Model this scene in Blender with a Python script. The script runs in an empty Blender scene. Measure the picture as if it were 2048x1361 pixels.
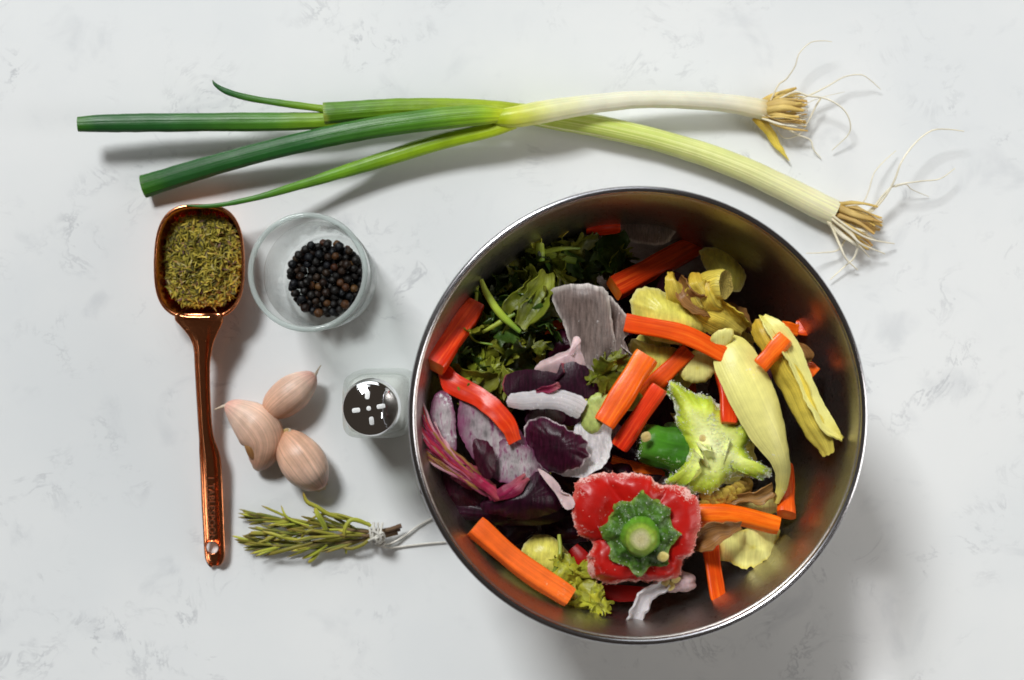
import bpy, bmesh, math, random
import numpy as np
from mathutils import Vector, Matrix, noise as mnoise

# ------------------------------------------------------------------ camera, light, exposure
sc = bpy.context.scene
COL = sc.collection
K = 0.00024            # metres of counter per photograph pixel
H = 0.64               # camera height above the counter
cam = bpy.data.objects.new('camera', bpy.data.cameras.new('camera'))
COL.objects.link(cam)
cam.location = (0, 0, H)
cam.data.sensor_width = 36
cam.data.lens = 36 * H / (2048 * K)
cam.data.clip_start = 0.01
cam.data.clip_end = 50
cam.data.dof.use_dof = True
cam.data.dof.focus_distance = H - 0.055
cam.data.dof.aperture_fstop = 6.3
sc.camera = cam

w = bpy.data.worlds.new('World'); sc.world = w; w.use_nodes = True
bg = w.node_tree.nodes['Background']
bg.inputs[0].default_value = (1.0, 0.80, 0.64, 1)
bg.inputs[1].default_value = 0.042

def area(name, loc, target, sx, sy, power, col):
    l = bpy.data.lights.new(name, 'AREA'); l.shape = 'RECTANGLE'; l.size = sx; l.size_y = sy
    l.energy = power; l.color = col
    o = bpy.data.objects.new(name, l); COL.objects.link(o); o.location = loc
    o.rotation_euler = (Vector(target) - Vector(loc)).to_track_quat('-Z', 'Y').to_euler()
    return o
area('window_light', (-1.02, 1.80, 2.42), (0.02, 0, 0), 0.76, 0.60, 92.0, (0.98, 1.0, 1.0))
area('window_sky', (-0.9, 3.6, 2.4), (0, 0, 0), 3.6, 2.2, 46.0, (0.93, 0.98, 1.0))
area('doorway_light', (1.45, -0.25, 0.62), (0.1, -0.05, 0), 0.7, 0.9, 12.0, (1.0, 0.97, 0.93))
area('ceiling_strip', (0.722, -0.72, 2.0), (0.722, -0.7201, 0), 0.075, 0.50, 0.8, (1, 1, 1))

sc.view_settings.view_transform = 'Standard'
sc.view_settings.look = 'None'
sc.view_settings.gamma = 1.0
sc.view_settings.use_curve_mapping = False
sc.view_settings.exposure = 0.0
sc.cycles.use_denoising = True
sc.cycles.max_bounces = 14
sc.cycles.transmission_bounces = 12
sc.cycles.transparent_max_bounces = 16
sc.cycles.blur_glossy = 0.6
sc.cycles.sample_clamp_indirect = 6

# ------------------------------------------------------------------ helpers
rnd = random.Random(11)

def P(px, py, z=0.0):
    f = K * (H - z) / H
    return np.array([(px - 1024) * f, -(py - 680.5) * f, z])

def mpp(z):                      # metres per pixel at height z
    return K * (H - z) / H

def nz(p, s, seed=0.0):
    return mnoise.noise(Vector((p[0] * s + seed, p[1] * s - seed * 0.7, p[2] * s + seed * 1.3)))

def nzv(p, s, seed=0.0):
    return np.array(mnoise.noise_vector(Vector((p[0] * s + seed, p[1] * s - seed * 0.7, p[2] * s + seed * 1.3))))

def mk(name, geo, mats, parent=None, label=None, cat=None, group=None, kind=None, origin=None, smooth=True):
    V, F, TC, MI = geo
    V = np.asarray(V, float)
    if parent is not None:
        org = np.array(parent.matrix_world.translation) if False else np.array(parent['_w'])
    elif origin is not None:
        org = np.asarray(origin, float)
    else:
        org = np.array([V[:, 0].mean(), V[:, 1].mean(), V[:, 2].min()])
    me = bpy.data.meshes.new(name)
    me.from_pydata((V - org).tolist(), [], F)
    if TC is not None:
        at = me.attributes.new('tc', 'FLOAT_VECTOR', 'POINT')
        at.data.foreach_set('vector', np.asarray(TC, dtype=np.float32).ravel())
    if not isinstance(mats, (list, tuple)):
        mats = [mats]
    for m in mats:
        me.materials.append(m)
    if MI is not None and len(mats) > 1:
        me.polygons.foreach_set('material_index', np.asarray(MI, dtype=np.int32))
    me.polygons.foreach_set('use_smooth', [smooth] * len(me.polygons))
    bm = bmesh.new(); bm.from_mesh(me)
    bmesh.ops.recalc_face_normals(bm, faces=bm.faces); bm.to_mesh(me); bm.free()
    me.update()
    o = bpy.data.objects.new(name, me); COL.objects.link(o)
    if parent is not None:
        o.parent = parent
        o.location = (0, 0, 0)
        WPOS[o.name] = org
        o['_w'] = list(org)
    else:
        o.location = org
        o['_w'] = list(org)
    if label: o['label'] = label
    if cat: o['category'] = cat
    if group: o['group'] = group
    if kind: o['kind'] = kind
    return o
WPOS = {}

def thing(name, label, cat, loc, group=None):
    o = bpy.data.objects.new(name, None); COL.objects.link(o)
    o.location = loc; o.empty_display_size = 0.01
    o['label'] = label; o['category'] = cat; o['_w'] = list(map(float, loc))
    if group: o['group'] = group
    return o

def merge(*geos):
    V, F, T, M = [], [], [], []
    n = 0
    for (v, f, t, m) in geos:
        V.append(np.asarray(v)); T.append(np.asarray(t) if t is not None else np.zeros((len(v), 3)))
        F += [tuple(i + n for i in q) for q in f]
        M += list(m) if m is not None else [0] * len(f)
        n += len(v)
    return np.vstack(V), F, np.vstack(T), M

def cr(pts, n, closed=False):
    """Catmull-Rom through the rows of pts (any width), n samples."""
    p = np.asarray(pts, float); m = len(p)
    out = []
    segs = m if closed else m - 1
    for k in range(n):
        t = k / n * segs if closed else k / (n - 1) * segs
        i = min(int(t), segs - 1); u = t - i
        if closed:
            a, b, c, d = p[(i - 1) % m], p[i % m], p[(i + 1) % m], p[(i + 2) % m]
        else:
            b, c = p[i], p[i + 1]
            a = p[i - 1] if i > 0 else 2 * b - c
            d = p[i + 2] if i + 2 < m else 2 * c - b
        out.append(0.5 * (2 * b + (c - a) * u + (2 * a - 5 * b + 4 * c - d) * u * u + (3 * b - a - 3 * c + d) * u ** 3))
    return np.array(out)

def frames(path, up=(0, 0, 1)):
    T = np.gradient(path, axis=0)
    T /= np.linalg.norm(T, axis=1)[:, None] + 1e-12
    up = np.asarray(up, float)
    S = np.cross(T, up); S /= np.linalg.norm(S, axis=1)[:, None] + 1e-9
    N = np.cross(S, T)
    return T, S, N

def tube(path, rad, n=12, p=2.0, flat=1.0, cap=True, recess=0.0, rot=None, seed=0, rough=0.0, rscale=200, sect=None, rib=0.0, nrib=11):
    """Loft along path; rad = half width per point; flat = height/width; p = superellipse power.
    Cap faces get material index 1."""
    path = np.asarray(path, float); N0 = len(path)
    rad = np.broadcast_to(np.asarray(rad, float), (N0,))
    fl = np.broadcast_to(np.asarray(flat, float), (N0,))
    up = (0, 0, 1)
    d = path[-1] - path[0]
    if abs(d[2]) > 0.85 * np.linalg.norm(d): up = (0.3, 1, 0)
    T, S, Nn = frames(path, up)
    V, TC, F, MI = [], [], [], []
    if sect is not None: n = len(sect)
    for i in range(N0):
        for j in range(n):
            a = 2 * math.pi * j / n + (rot if rot else 0)
            c, s = math.cos(a), math.sin(a)
            k = (abs(c) ** p + abs(s) ** p) ** (-1.0 / p)
            x, y = c * k * rad[i], s * k * rad[i] * fl[i]
            if sect is not None:
                cr_, sr_ = math.cos(rot or 0), math.sin(rot or 0)
                x0, y0 = sect[j][0] * rad[i], sect[j][1] * rad[i] * fl[i]
                x, y = x0 * cr_ - y0 * sr_, x0 * sr_ + y0 * cr_
                c, s = x / (rad[i] + 1e-9), y / (rad[i] + 1e-9)
            if rib:
                kk = 1 + rib * (math.sin(nrib * a + seed) + .6 * math.sin((nrib * 2 + 1) * a + 1.7)); x *= kk; y *= kk
            q = path[i] + S[i] * x + Nn[i] * y
            if rough:
                q = q + (S[i] * c + Nn[i] * s) * nz(q, rscale, seed) * rough
            V.append(q); TC.append((c, s, i / (N0 - 1)))
    for i in range(N0 - 1):
        for j in range(n):
            j2 = (j + 1) % n
            F.append((i * n + j, i * n + j2, (i + 1) * n + j2, (i + 1) * n + j)); MI.append(0)
    if cap:
        for i, sg in ((0, -1), (N0 - 1, 1)):
            if rad[i] < 1e-5: continue
            b = len(V)
            for j in range(n):
                V.append(V[i * n + j] + 0.0); TC.append((TC[i * n + j][0], TC[i * n + j][1], 1.0))
            cpt = np.mean(V[b:b + n], axis=0) - T[i] * sg * recess
            b2 = len(V)
            for j in range(n):
                V.append(cpt + (V[b + j] - np.mean(V[b:b + n], axis=0)) * 0.55 ); TC.append((TC[b + j][0] * .55, TC[b + j][1] * .55, 0.5))
            V.append(cpt - T[i] * sg * recess * 0.2); TC.append((0, 0, 0))
            cc = len(V) - 1
            for j in range(n):
                j2 = (j + 1) % n
                F.append((b + j, b + j2, b2 + j2, b2 + j)); MI.append(1)
                F.append((b2 + j, b2 + j2, cc)); MI.append(1)
    return np.array(V), F, np.array(TC), MI

def rsect(r=.2, k=4, skew=0.0):
    out = []
    for q, (cx, cy) in enumerate([(1, 1), (-1, 1), (-1, -1), (1, -1)]):
        for j in range(k):
            a = math.pi / 2 * (q + j / (k - 1))
            out.append((cx * (1 - r) + r * math.cos(a) + skew * cy, cy * (1 - r) + r * math.sin(a)))
        out.append({0: (skew, 1), 1: (-1, 0), 2: (-skew, -1), 3: (1, 0)}[q])
    return out

def pxpath(pts, n=24):
    """pts (px, py, z) -> smooth world path."""
    s = cr(pts, n)
    return np.array([P(a, b, c) for a, b, c in s])

def thicken(V, F, TC, border, th, taper=None):
    """Close a sheet into a thin solid; border = ordered vertex loop. Rim faces get material index 1."""
    V = np.asarray(V); nrm = np.zeros_like(V)
    for f in F:
        q = V[list(f)]
        nn = np.cross(q[1] - q[0], q[2] - q[0])
        for i in f: nrm[i] += nn
    nrm /= np.linalg.norm(nrm, axis=1)[:, None] + 1e-15
    if nrm[:, 2].mean() < 0: nrm = -nrm
    n = len(V)
    t = th * (np.ones(n) if taper is None else taper)
    V2 = np.vstack([V, V - nrm * t[:, None]])
    F2 = list(F) + [tuple(i + n for i in reversed(f)) for f in F]
    MI = [0] * (2 * len(F))
    L = len(border)
    base = len(V2)
    V2 = np.vstack([V2, V2[border], V2[[b + n for b in border]]])
    for i in range(L):
        j = (i + 1) % L
        F2.append((base + i, base + j, base + L + j, base + L + i)); MI.append(1)
    TC = np.asarray(TC); TC2 = np.vstack([TC, TC, TC[border], TC[border]])
    return V2, F2, TC2, MI

def disc(outline, zf, th, rings=9, nseg=72, crumple=0, cs=120, seed=0.0, edge=0, es=500, center=None):
    """outline: world xyz rows (closed). zf(x, y, s) adds height (x, y normalised, s radial 0..1)."""
    o = cr(outline, nseg, closed=True)
    c = o.mean(axis=0) if center is None else np.asarray(center)
    R = np.max(np.linalg.norm((o - c)[:, :2], axis=1))
    if edge:
        for i in range(nseg):
            d = (o[i] - c); d /= np.linalg.norm(d)
            o[i] = o[i] + d * nz(o[i], es, seed + 9) * edge
    V, TC, F = [c.copy()], [(0, 0, 0)], []
    for k in range(1, rings + 1):
        s = k / rings
        for j in range(nseg):
            q = c + (o[j] - c) * s
            V.append(q); TC.append(((q - c)[0] / R, (q - c)[1] / R, s))
    for i, (v, t) in enumerate(zip(V, TC)):
        v[2] += zf(t[0], t[1], t[2])
        if crumple:
            V[i] = v + (nzv(v, cs, seed) + 0.5 * nzv(v, cs * 2.3, seed + 3)) * crumple
    for j in range(nseg):
        F.append((0, 1 + j, 1 + (j + 1) % nseg))
    for k in range(rings - 1):
        a, b = 1 + k * nseg, 1 + (k + 1) * nseg
        for j in range(nseg):
            j2 = (j + 1) % nseg
            F.append((a + j, b + j, b + j2, a + j2))
    border = [1 + (rings - 1) * nseg + j for j in range(nseg)]
    return thicken(np.array(V), F, TC, border, th)

def pxdisc(out, z, zf=lambda x, y, s: 0, th=0.002, **k):
    return disc([P(a, b, z) for a, b in out], zf, th, **k)

def ribbon(pts, th=0.001, n=28, m=10, curl=0.0, twist=None, crumple=0, cs=150, seed=0.0, edge=0, es=600, wave=0):
    """pts rows (px, py, z, full width px); curl bends the section, twist (deg) rolls it."""
    s = cr(pts, n)
    path = np.array([P(a[0], a[1], a[2]) for a in s])
    wd = np.array([max(a[3], 0.5) * mpp(a[2]) / 2 for a in s])
    tw = np.interp(np.linspace(0, 1, n), np.linspace(0, 1, len(twist)), twist) * math.pi / 180 if twist is not None else np.zeros(n)
    cl = np.interp(np.linspace(0, 1, n), np.linspace(0, 1, len(curl)), curl) if hasattr(curl, '__len__') else np.full(n, curl)
    T, S, N = frames(path)
    V, TC, F = [], [], []
    for i in range(n):
        S2 = S[i] * math.cos(tw[i]) + N[i] * math.sin(tw[i]); N2 = -S[i] * math.sin(tw[i]) + N[i] * math.cos(tw[i])
        for j in range(m + 1):
            t = 2 * j / m - 1
            e = 1.0
            q0 = path[i] + S2 * wd[i] * t
            if edge and abs(t) > 0.99: q0 = q0 + S2 * nz(q0, es, seed) * edge
            if edge and i in (0, n - 1): q0 = q0 + T[i] * nz(q0, es, seed + 5) * edge * 1.5
            q = q0 + N2 * cl[i] * wd[i] * t * t + N2 * wave * math.sin(t * 7 + seed) * wd[i]
            if crumple: q = q + (nzv(q, cs, seed) + .5 * nzv(q, cs * 2.3, seed + 2)) * crumple
            V.append(q); TC.append((t, 0.3 * seed, i / (n - 1)))
    for i in range(n - 1):
        for j in range(m):
            a = i * (m + 1) + j
            F.append((a, a + 1, a + m + 2, a + m + 1))
    b = [j for j in range(m + 1)] + [i * (m + 1) + m for i in range(1, n)] + [(n - 1) * (m + 1) + j for j in range(m - 1, -1, -1)] + [i * (m + 1) for i in range(n - 2, 0, -1)]
    return thicken(np.array(V), F, TC, b, th)

def lathe(profile, c, n=96, closed=False, ribs=None):
    V, F, TC = [], [], []
    m = len(profile)
    for k, (r, z) in enumerate(profile):
        for j in range(n):
            a = 2 * math.pi * j / n
            V.append((c[0] + r * math.cos(a), c[1] + r * math.sin(a), c[2] + z)); TC.append((math.cos(a), math.sin(a), k / (m - 1)))
    for k in range(m if closed else m - 1):
        k2 = (k + 1) % m
        for j in range(n):
            j2 = (j + 1) % n
            F.append((k * n + j, k * n + j2, k2 * n + j2, k2 * n + j))
    return np.array(V), F, np.array(TC), [0] * len(F)

def cp(src, loc=None, rot=None, scale=None, parent=None, mat=None, label=None, group=None):
    o = src.copy(); COL.objects.link(o)
    if parent is not None: o.parent = parent
    if loc is not None: o.location = loc
    if rot is not None: o.rotation_euler = rot
    if scale is not None: o.scale = (scale,) * 3 if not hasattr(scale, '__len__') else scale
    if label: o['label'] = label
    if group: o['group'] = group
    return o

# ------------------------------------------------------------------ materials
def nt(m):
    m.use_nodes = True
    return m.node_tree, m.node_tree.nodes['Principled BSDF']

def N(t, kind, **k):
    n = t.nodes.new(kind)
    for a, b in k.items(): setattr(n, a, b)
    return n

def ramp_fill(node, stops, interp='LINEAR'):
    e = node.color_ramp.elements; node.color_ramp.interpolation = interp
    while len(e) < len(stops): e.new(0.5)
    for el, (p, c) in zip(e, stops):
        el.position = p; el.color = (c[0], c[1], c[2], 1)

def mixc(t, fac, a, b, mode='MIX'):
    n = N(t, 'ShaderNodeMix', data_type='RGBA', blend_type=mode)
    for s, v in ((n.inputs[0], fac), (n.inputs[6], a), (n.inputs[7], b)):
        if hasattr(v, 'is_linked') or hasattr(v, 'links'): t.links.new(v, s)
        elif isinstance(v, (int, float)): s.default_value = v
        else: s.default_value = (v[0], v[1], v[2], 1)
    return n.outputs[2]

def veg(name, stops, streak=0.25, sscale=(5, 5, 1.0), blotch=0.15, bscale=120, frost=0.0, frcol=(0.85, 0.85, 0.85), fscale=700,
        rough=0.45, sss=0.0, sssr=(0.004, 0.002, 0.001), bump=0.15, bumpscale=600, vary=0.12, trans=0.0, spec=0.4, streak2=None, coat=0.0, edgefrost=0.0):
    """Plant material: colour along tc.z, fibre streaks along the piece, blotches, ice crystals."""
    m = bpy.data.materials.new(name); t, b = nt(m); L = t.links.new
    at = N(t, 'ShaderNodeAttribute', attribute_name='tc')
    sep = N(t, 'ShaderNodeSeparateXYZ'); L(at.outputs['Vector'], sep.inputs[0])
    tco = N(t, 'ShaderNodeTexCoord')
    inf = N(t, 'ShaderNodeObjectInfo')
    rp = N(t, 'ShaderNodeValToRGB'); ramp_fill(rp, stops)
    # wobble the position along the piece a little
    wn = N(t, 'ShaderNodeTexNoise'); wn.inputs['Scale'].default_value = bscale * 0.6; wn.inputs['Detail'].default_value = 3
    L(tco.outputs['Object'], wn.inputs['Vector'])
    ma = N(t, 'ShaderNodeMath', operation='MULTIPLY_ADD'); L(wn.outputs['Fac'], ma.inputs[0]); ma.inputs[1].default_value = 0.16
    m2 = N(t, 'ShaderNodeMath', operation='SUBTRACT'); L(sep.outputs[2], m2.inputs[0]); m2.inputs[1].default_value = 0.08
    L(m2.outputs[0], ma.inputs[2]); L(ma.outputs[0], rp.inputs[0])
    col = rp.outputs[0]
    # streaks
    mp = N(t, 'ShaderNodeVectorMath', operation='MULTIPLY'); L(at.outputs['Vector'], mp.inputs[0]); mp.inputs[1].default_value = sscale
    ad = N(t, 'ShaderNodeVectorMath', operation='ADD'); L(mp.outputs[0], ad.inputs[0])
    rv = N(t, 'ShaderNodeMath', operation='MULTIPLY'); L(inf.outputs['Random'], rv.inputs[0]); rv.inputs[1].default_value = 37.0
    L(rv.outputs[0], ad.inputs[1])
    sn = N(t, 'ShaderNodeTexNoise'); sn.inputs['Scale'].default_value = 1.0; sn.inputs['Detail'].default_value = 4; sn.inputs['Roughness'].default_value = .6
    L(ad.outputs[0], sn.inputs['Vector'])
    sr = N(t, 'ShaderNodeMapRange'); L(sn.outputs['Fac'], sr.inputs[0]); sr.inputs[1].default_value = .3; sr.inputs[2].default_value = .7
    sr.inputs[3].default_value = 1 - streak; sr.inputs[4].default_value = 1 + streak * 0.6
    sv = N(t, 'ShaderNodeCombineColor'); [L(sr.outputs[0], sv.inputs[i]) for i in range(3)]
    if streak2 is not None:
        f2 = N(t, 'ShaderNodeMapRange'); L(sn.outputs['Fac'], f2.inputs[0]); f2.inputs[1].default_value = .5; f2.inputs[2].default_value = .68
        col = mixc(t, f2.outputs[0], col, streak2)
    col = mixc(t, 1.0, col, sv.outputs[0], 'MULTIPLY')
    # blotches
    bn = N(t, 'ShaderNodeTexNoise'); bn.inputs['Scale'].default_value = bscale; bn.inputs['Detail'].default_value = 5
    L(tco.outputs['Object'], bn.inputs['Vector'])
    br = N(t, 'ShaderNodeMapRange'); L(bn.outputs['Fac'], br.inputs[0]); br.inputs[1].default_value = .3; br.inputs[2].default_value = .7
    br.inputs[3].default_value = 1 - blotch; br.inputs[4].default_value = 1 + blotch
    bv = N(t, 'ShaderNodeCombineColor'); [L(br.outputs[0], bv.inputs[i]) for i in range(3)]
    col = mixc(t, 1.0, col, bv.outputs[0], 'MULTIPLY')
    if vary:
        hs = N(t, 'ShaderNodeHueSaturation'); L(col, hs.inputs['Color'])
        vr = N(t, 'ShaderNodeMapRange'); L(inf.outputs['Random'], vr.inputs[0]); vr.inputs[3].default_value = 1 - vary; vr.inputs[4].default_value = 1 + vary
        L(vr.outputs[0], hs.inputs['Value'])
        hr = N(t, 'ShaderNodeMapRange'); L(inf.outputs['Random'], hr.inputs[0]); hr.inputs[3].default_value = .5 - vary * .05; hr.inputs[4].default_value = .5 + vary * .05
        L(hr.outputs[0], hs.inputs['Hue'])
        col = hs.outputs[0]
    height = sn.outputs['Fac']
    rg = rough
    if frost or edgefrost:
        fn = N(t, 'ShaderNodeTexNoise'); fn.inputs['Scale'].default_value = fscale; fn.inputs['Detail'].default_value = 4; fn.inputs['Roughness'].default_value = .75
        L(tco.outputs['Object'], fn.inputs['Vector'])
        fm = N(t, 'ShaderNodeTexNoise'); fm.inputs['Scale'].default_value = fscale * 0.12; fm.inputs['Detail'].default_value = 3
        L(tco.outputs['Object'], fm.inputs['Vector'])
        su = N(t, 'ShaderNodeMath', operation='ADD'); L(fn.outputs['Fac'], su.inputs[0]); L(fm.outputs['Fac'], su.inputs[1])
        src = su.outputs[0]
        if edgefrost:
            er = N(t, 'ShaderNodeMapRange'); L(sep.outputs[2], er.inputs[0]); er.inputs[1].default_value = .8; er.inputs[2].default_value = 1.0
            er.inputs[4].default_value = edgefrost
            s3 = N(t, 'ShaderNodeMath', operation='ADD'); L(src, s3.inputs[0]); L(er.outputs[0], s3.inputs[1]); src = s3.outputs[0]
        fr = N(t, 'ShaderNodeMapRange'); L(src, fr.inputs[0]); th = 1.28 - 0.4 * frost
        fr.inputs[1].default_value = th; fr.inputs[2].default_value = th + .12; fr.inputs[4].default_value = 0.85
        col = mixc(t, fr.outputs[0], col, frcol)
        hh = N(t, 'ShaderNodeMath', operation='MULTIPLY_ADD'); L(fr.outputs[0], hh.inputs[0]); hh.inputs[1].default_value = 0.8; L(sn.outputs['Fac'], hh.inputs[2])
        height = hh.outputs[0]
    L(col, b.inputs['Base Color'])
    b.inputs['Roughness'].default_value = rough
    b.inputs['Specular IOR Level'].default_value = spec
    if coat: b.inputs['Coat Weight'].default_value = coat; b.inputs['Coat Roughness'].default_value = .15
    if sss:
        b.inputs['Subsurface Weight'].default_value = sss; b.inputs['Subsurface Radius'].default_value = (1.0, .5, .25); b.inputs['Subsurface Scale'].default_value = sssr[0]
    if bump:
        b2 = N(t, 'ShaderNodeTexNoise'); b2.inputs['Scale'].default_value = bumpscale; b2.inputs['Detail'].default_value = 3
        L(tco.outputs['Object'], b2.inputs['Vector'])
        hs2 = N(t, 'ShaderNodeMath', operation='MULTIPLY_ADD'); L(b2.outputs['Fac'], hs2.inputs[0]); hs2.inputs[1].default_value = .5; L(height, hs2.inputs[2])
        bp = N(t, 'ShaderNodeBump'); bp.inputs['Strength'].default_value = bump; bp.inputs['Distance'].default_value = 0.0008
        L(hs2.outputs[0], bp.inputs['Height']); L(bp.outputs[0], b.inputs['Normal'])
    if trans:
        tr = N(t, 'ShaderNodeBsdfTranslucent'); L(col, tr.inputs['Color'])
        mx = N(t, 'ShaderNodeMixShader'); mx.inputs[0].default_value = trans
        out = t.nodes['Material Output']
        L(b.outputs[0], mx.inputs[1]); L(tr.outputs[0], mx.inputs[2]); L(mx.outputs[0], out.inputs[0])
    return m

def flat(name, c, rough=.5, metal=0.0, spec=.5, bump=0.0, bs=400):
    m = bpy.data.materials.new(name); t, b = nt(m)
    b.inputs['Roughness'].default_value = rough; b.inputs['Metallic'].default_value = metal
    b.inputs['Specular IOR Level'].default_value = spec
    tco = N(t, 'ShaderNodeTexCoord'); n = N(t, 'ShaderNodeTexNoise'); n.inputs['Scale'].default_value = bs; n.inputs['Detail'].default_value = 4
    t.links.new(tco.outputs['Object'], n.inputs['Vector'])
    col = mixc(t, n.outputs['Fac'], [x * .8 for x in c], [min(1, x * 1.18) for x in c])
    t.links.new(col, b.inputs['Base Color'])
    if bump:
        bp = N(t, 'ShaderNodeBump'); bp.inputs['Strength'].default_value = bump; bp.inputs['Distance'].default_value = .0006
        t.links.new(n.outputs['Fac'], bp.inputs['Height']); t.links.new(bp.outputs[0], b.inputs['Normal'])
    return m

def mat_quartz():
    m = bpy.data.materials.new('white_quartz'); t, b = nt(m); L = t.links.new
    tco = N(t, 'ShaderNodeTexCoord')
    def noi(s, d=4, dist=0.0, r=.55):
        n = N(t, 'ShaderNodeTexNoise'); n.inputs['Scale'].default_value = s; n.inputs['Detail'].default_value = d
        n.inputs['Distortion'].default_value = dist; n.inputs['Roughness'].default_value = r
        L(tco.outputs['Object'], n.inputs['Vector']); return n.outputs['Fac']
    def rng(x, a, c, o0=0.0, o1=1.0):
        n = N(t, 'ShaderNodeMapRange', interpolation_type='SMOOTHSTEP'); L(x, n.inputs[0])
        n.inputs[1].default_value = a; n.inputs[2].default_value = c; n.inputs[3].default_value = o0; n.inputs[4].default_value = o1
        return n.outputs[0]
    def mul(a, c):
        n = N(t, 'ShaderNodeMath', operation='MULTIPLY'); L(a, n.inputs[0])
        if hasattr(c, 'links'): L(c, n.inputs[1])
        else: n.inputs[1].default_value = c
        return n.outputs[0]
    base = mixc(t, rng(noi(7, 5), .35, .65), (.735, .755, .765), (.79, .80, .80))
    # short broken grey veins: thin band of a warped noise, kept only in islands
    v = noi(34, 6, 1.2, .66)
    a1 = N(t, 'ShaderNodeMath', operation='SUBTRACT'); L(v, a1.inputs[0]); a1.inputs[1].default_value = .5
    ab = N(t, 'ShaderNodeMath', operation='ABSOLUTE'); L(a1.outputs[0], ab.inputs[0])
    line = rng(ab.outputs[0], .0, .035, 1, 0)
    isl = rng(noi(17, 3), .47, .66)
    isl2 = rng(noi(60, 3), .42, .62)
    f1 = mul(mul(mul(line, isl), isl2), .46)
    smudge = mul(rng(noi(30, 6, .6), .56, .74), .34)
    col = mixc(t, smudge, base, (.48, .50, .53))
    col = mixc(t, f1, col, (.32, .33, .36))
    L(col, b.inputs['Base Color'])
    r = rng(noi(900, 2), .3, .7, .06, .10); L(r, b.inputs['Roughness'])
    b.inputs['Specular IOR Level'].default_value = .5
    return m

def mat_steel(name, col, rough, ax=(40, 40, 900), bump=.05):
    m = bpy.data.materials.new(name); t, b = nt(m); L = t.links.new
    b.inputs['Metallic'].default_value = 1; b.inputs['Base Color'].default_value = (*col, 1)
    at = N(t, 'ShaderNodeAttribute', attribute_name='tc')
    mp = N(t, 'ShaderNodeVectorMath', operation='MULTIPLY'); L(at.outputs['Vector'], mp.inputs[0]); mp.inputs[1].default_value = ax
    n = N(t, 'ShaderNodeTexNoise'); n.inputs['Scale'].default_value = 1; n.inputs['Detail'].default_value = 4; L(mp.outputs[0], n.inputs['Vector'])
    r = N(t, 'ShaderNodeMapRange'); L(n.outputs['Fac'], r.inputs[0]); r.inputs[1].default_value = .25; r.inputs[2].default_value = .75
    r.inputs[3].default_value = rough * .65; r.inputs[4].default_value = rough * 1.4; L(r.outputs[0], b.inputs['Roughness'])
    bp = N(t, 'ShaderNodeBump'); bp.inputs['Strength'].default_value = bump; bp.inputs['Distance'].default_value = .0005
    L(n.outputs['Fac'], bp.inputs['Height']); L(bp.outputs[0], b.inputs['Normal'])
    return m

def mat_glass(name, col=(1, 1, 1), pale_mix=.06, hcol=(.8, .84, .82), ior=1.5, rough=.02):
    """Thin clear glass: Fresnel reflection over straight transmission, with pale diffuse painted in for refracted light."""
    m = bpy.data.materials.new(name); t, b = nt(m); L = t.links.new
    tr = N(t, 'ShaderNodeBsdfTransparent'); tr.inputs[0].default_value = (*col, 1)
    gl = N(t, 'ShaderNodeBsdfGlossy'); gl.inputs['Roughness'].default_value = rough
    df = N(t, 'ShaderNodeBsdfDiffuse'); df.inputs[0].default_value = (*hcol, 1)
    lw = N(t, 'ShaderNodeLayerWeight'); lw.inputs['Blend'].default_value = .5
    pw = N(t, 'ShaderNodeMath', operation='POWER'); L(lw.outputs['Facing'], pw.inputs[0]); pw.inputs[1].default_value = 5.0
    fr = N(t, 'ShaderNodeMath', operation='MULTIPLY_ADD'); L(pw.outputs[0], fr.inputs[0]); fr.inputs[1].default_value = .55; fr.inputs[2].default_value = .03
    m1 = N(t, 'ShaderNodeMixShader'); m1.inputs[0].default_value = pale_mix; L(tr.outputs[0], m1.inputs[1]); L(df.outputs[0], m1.inputs[2])
    m2 = N(t, 'ShaderNodeMixShader'); L(fr.outputs[0], m2.inputs[0]); L(m1.outputs[0], m2.inputs[1]); L(gl.outputs[0], m2.inputs[2])
    L(m2.outputs[0], t.nodes['Material Output'].inputs[0])
    return m

M = {}
M['quartz'] = mat_quartz()
M['steel'] = mat_steel('brushed_steel', (.50, .47, .44), .33, bump=.22)
M['steel_rim'] = mat_steel('steel_rim', (.46, .45, .47), .2, bump=0)
M['chrome'] = mat_steel('chrome', (.86, .86, .87), .035, bump=0.0)
M['copper'] = mat_steel('copper', (.84, .30, .13), .20, ax=(9, 9, 60), bump=.05)
M['copper_text'] = flat('copper_text', (.88, .42, .26), .35, 1.0)
M['glass'] = mat_glass('clear_glass', (.98, .99, .985), .022)
M['glass_rim'] = mat_glass('glass_lip', (.88, .92, .91), .34, (.70, .75, .73))  # lip paler still, light in the rim painted as diffuse
M['shaker_glass'] = mat_glass('shaker_glass', (.975, .985, .975), .06, (.82, .85, .80))
M['salt'] = flat('salt', (.86, .87, .85), .7, bump=.3, bs=1500)

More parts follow.
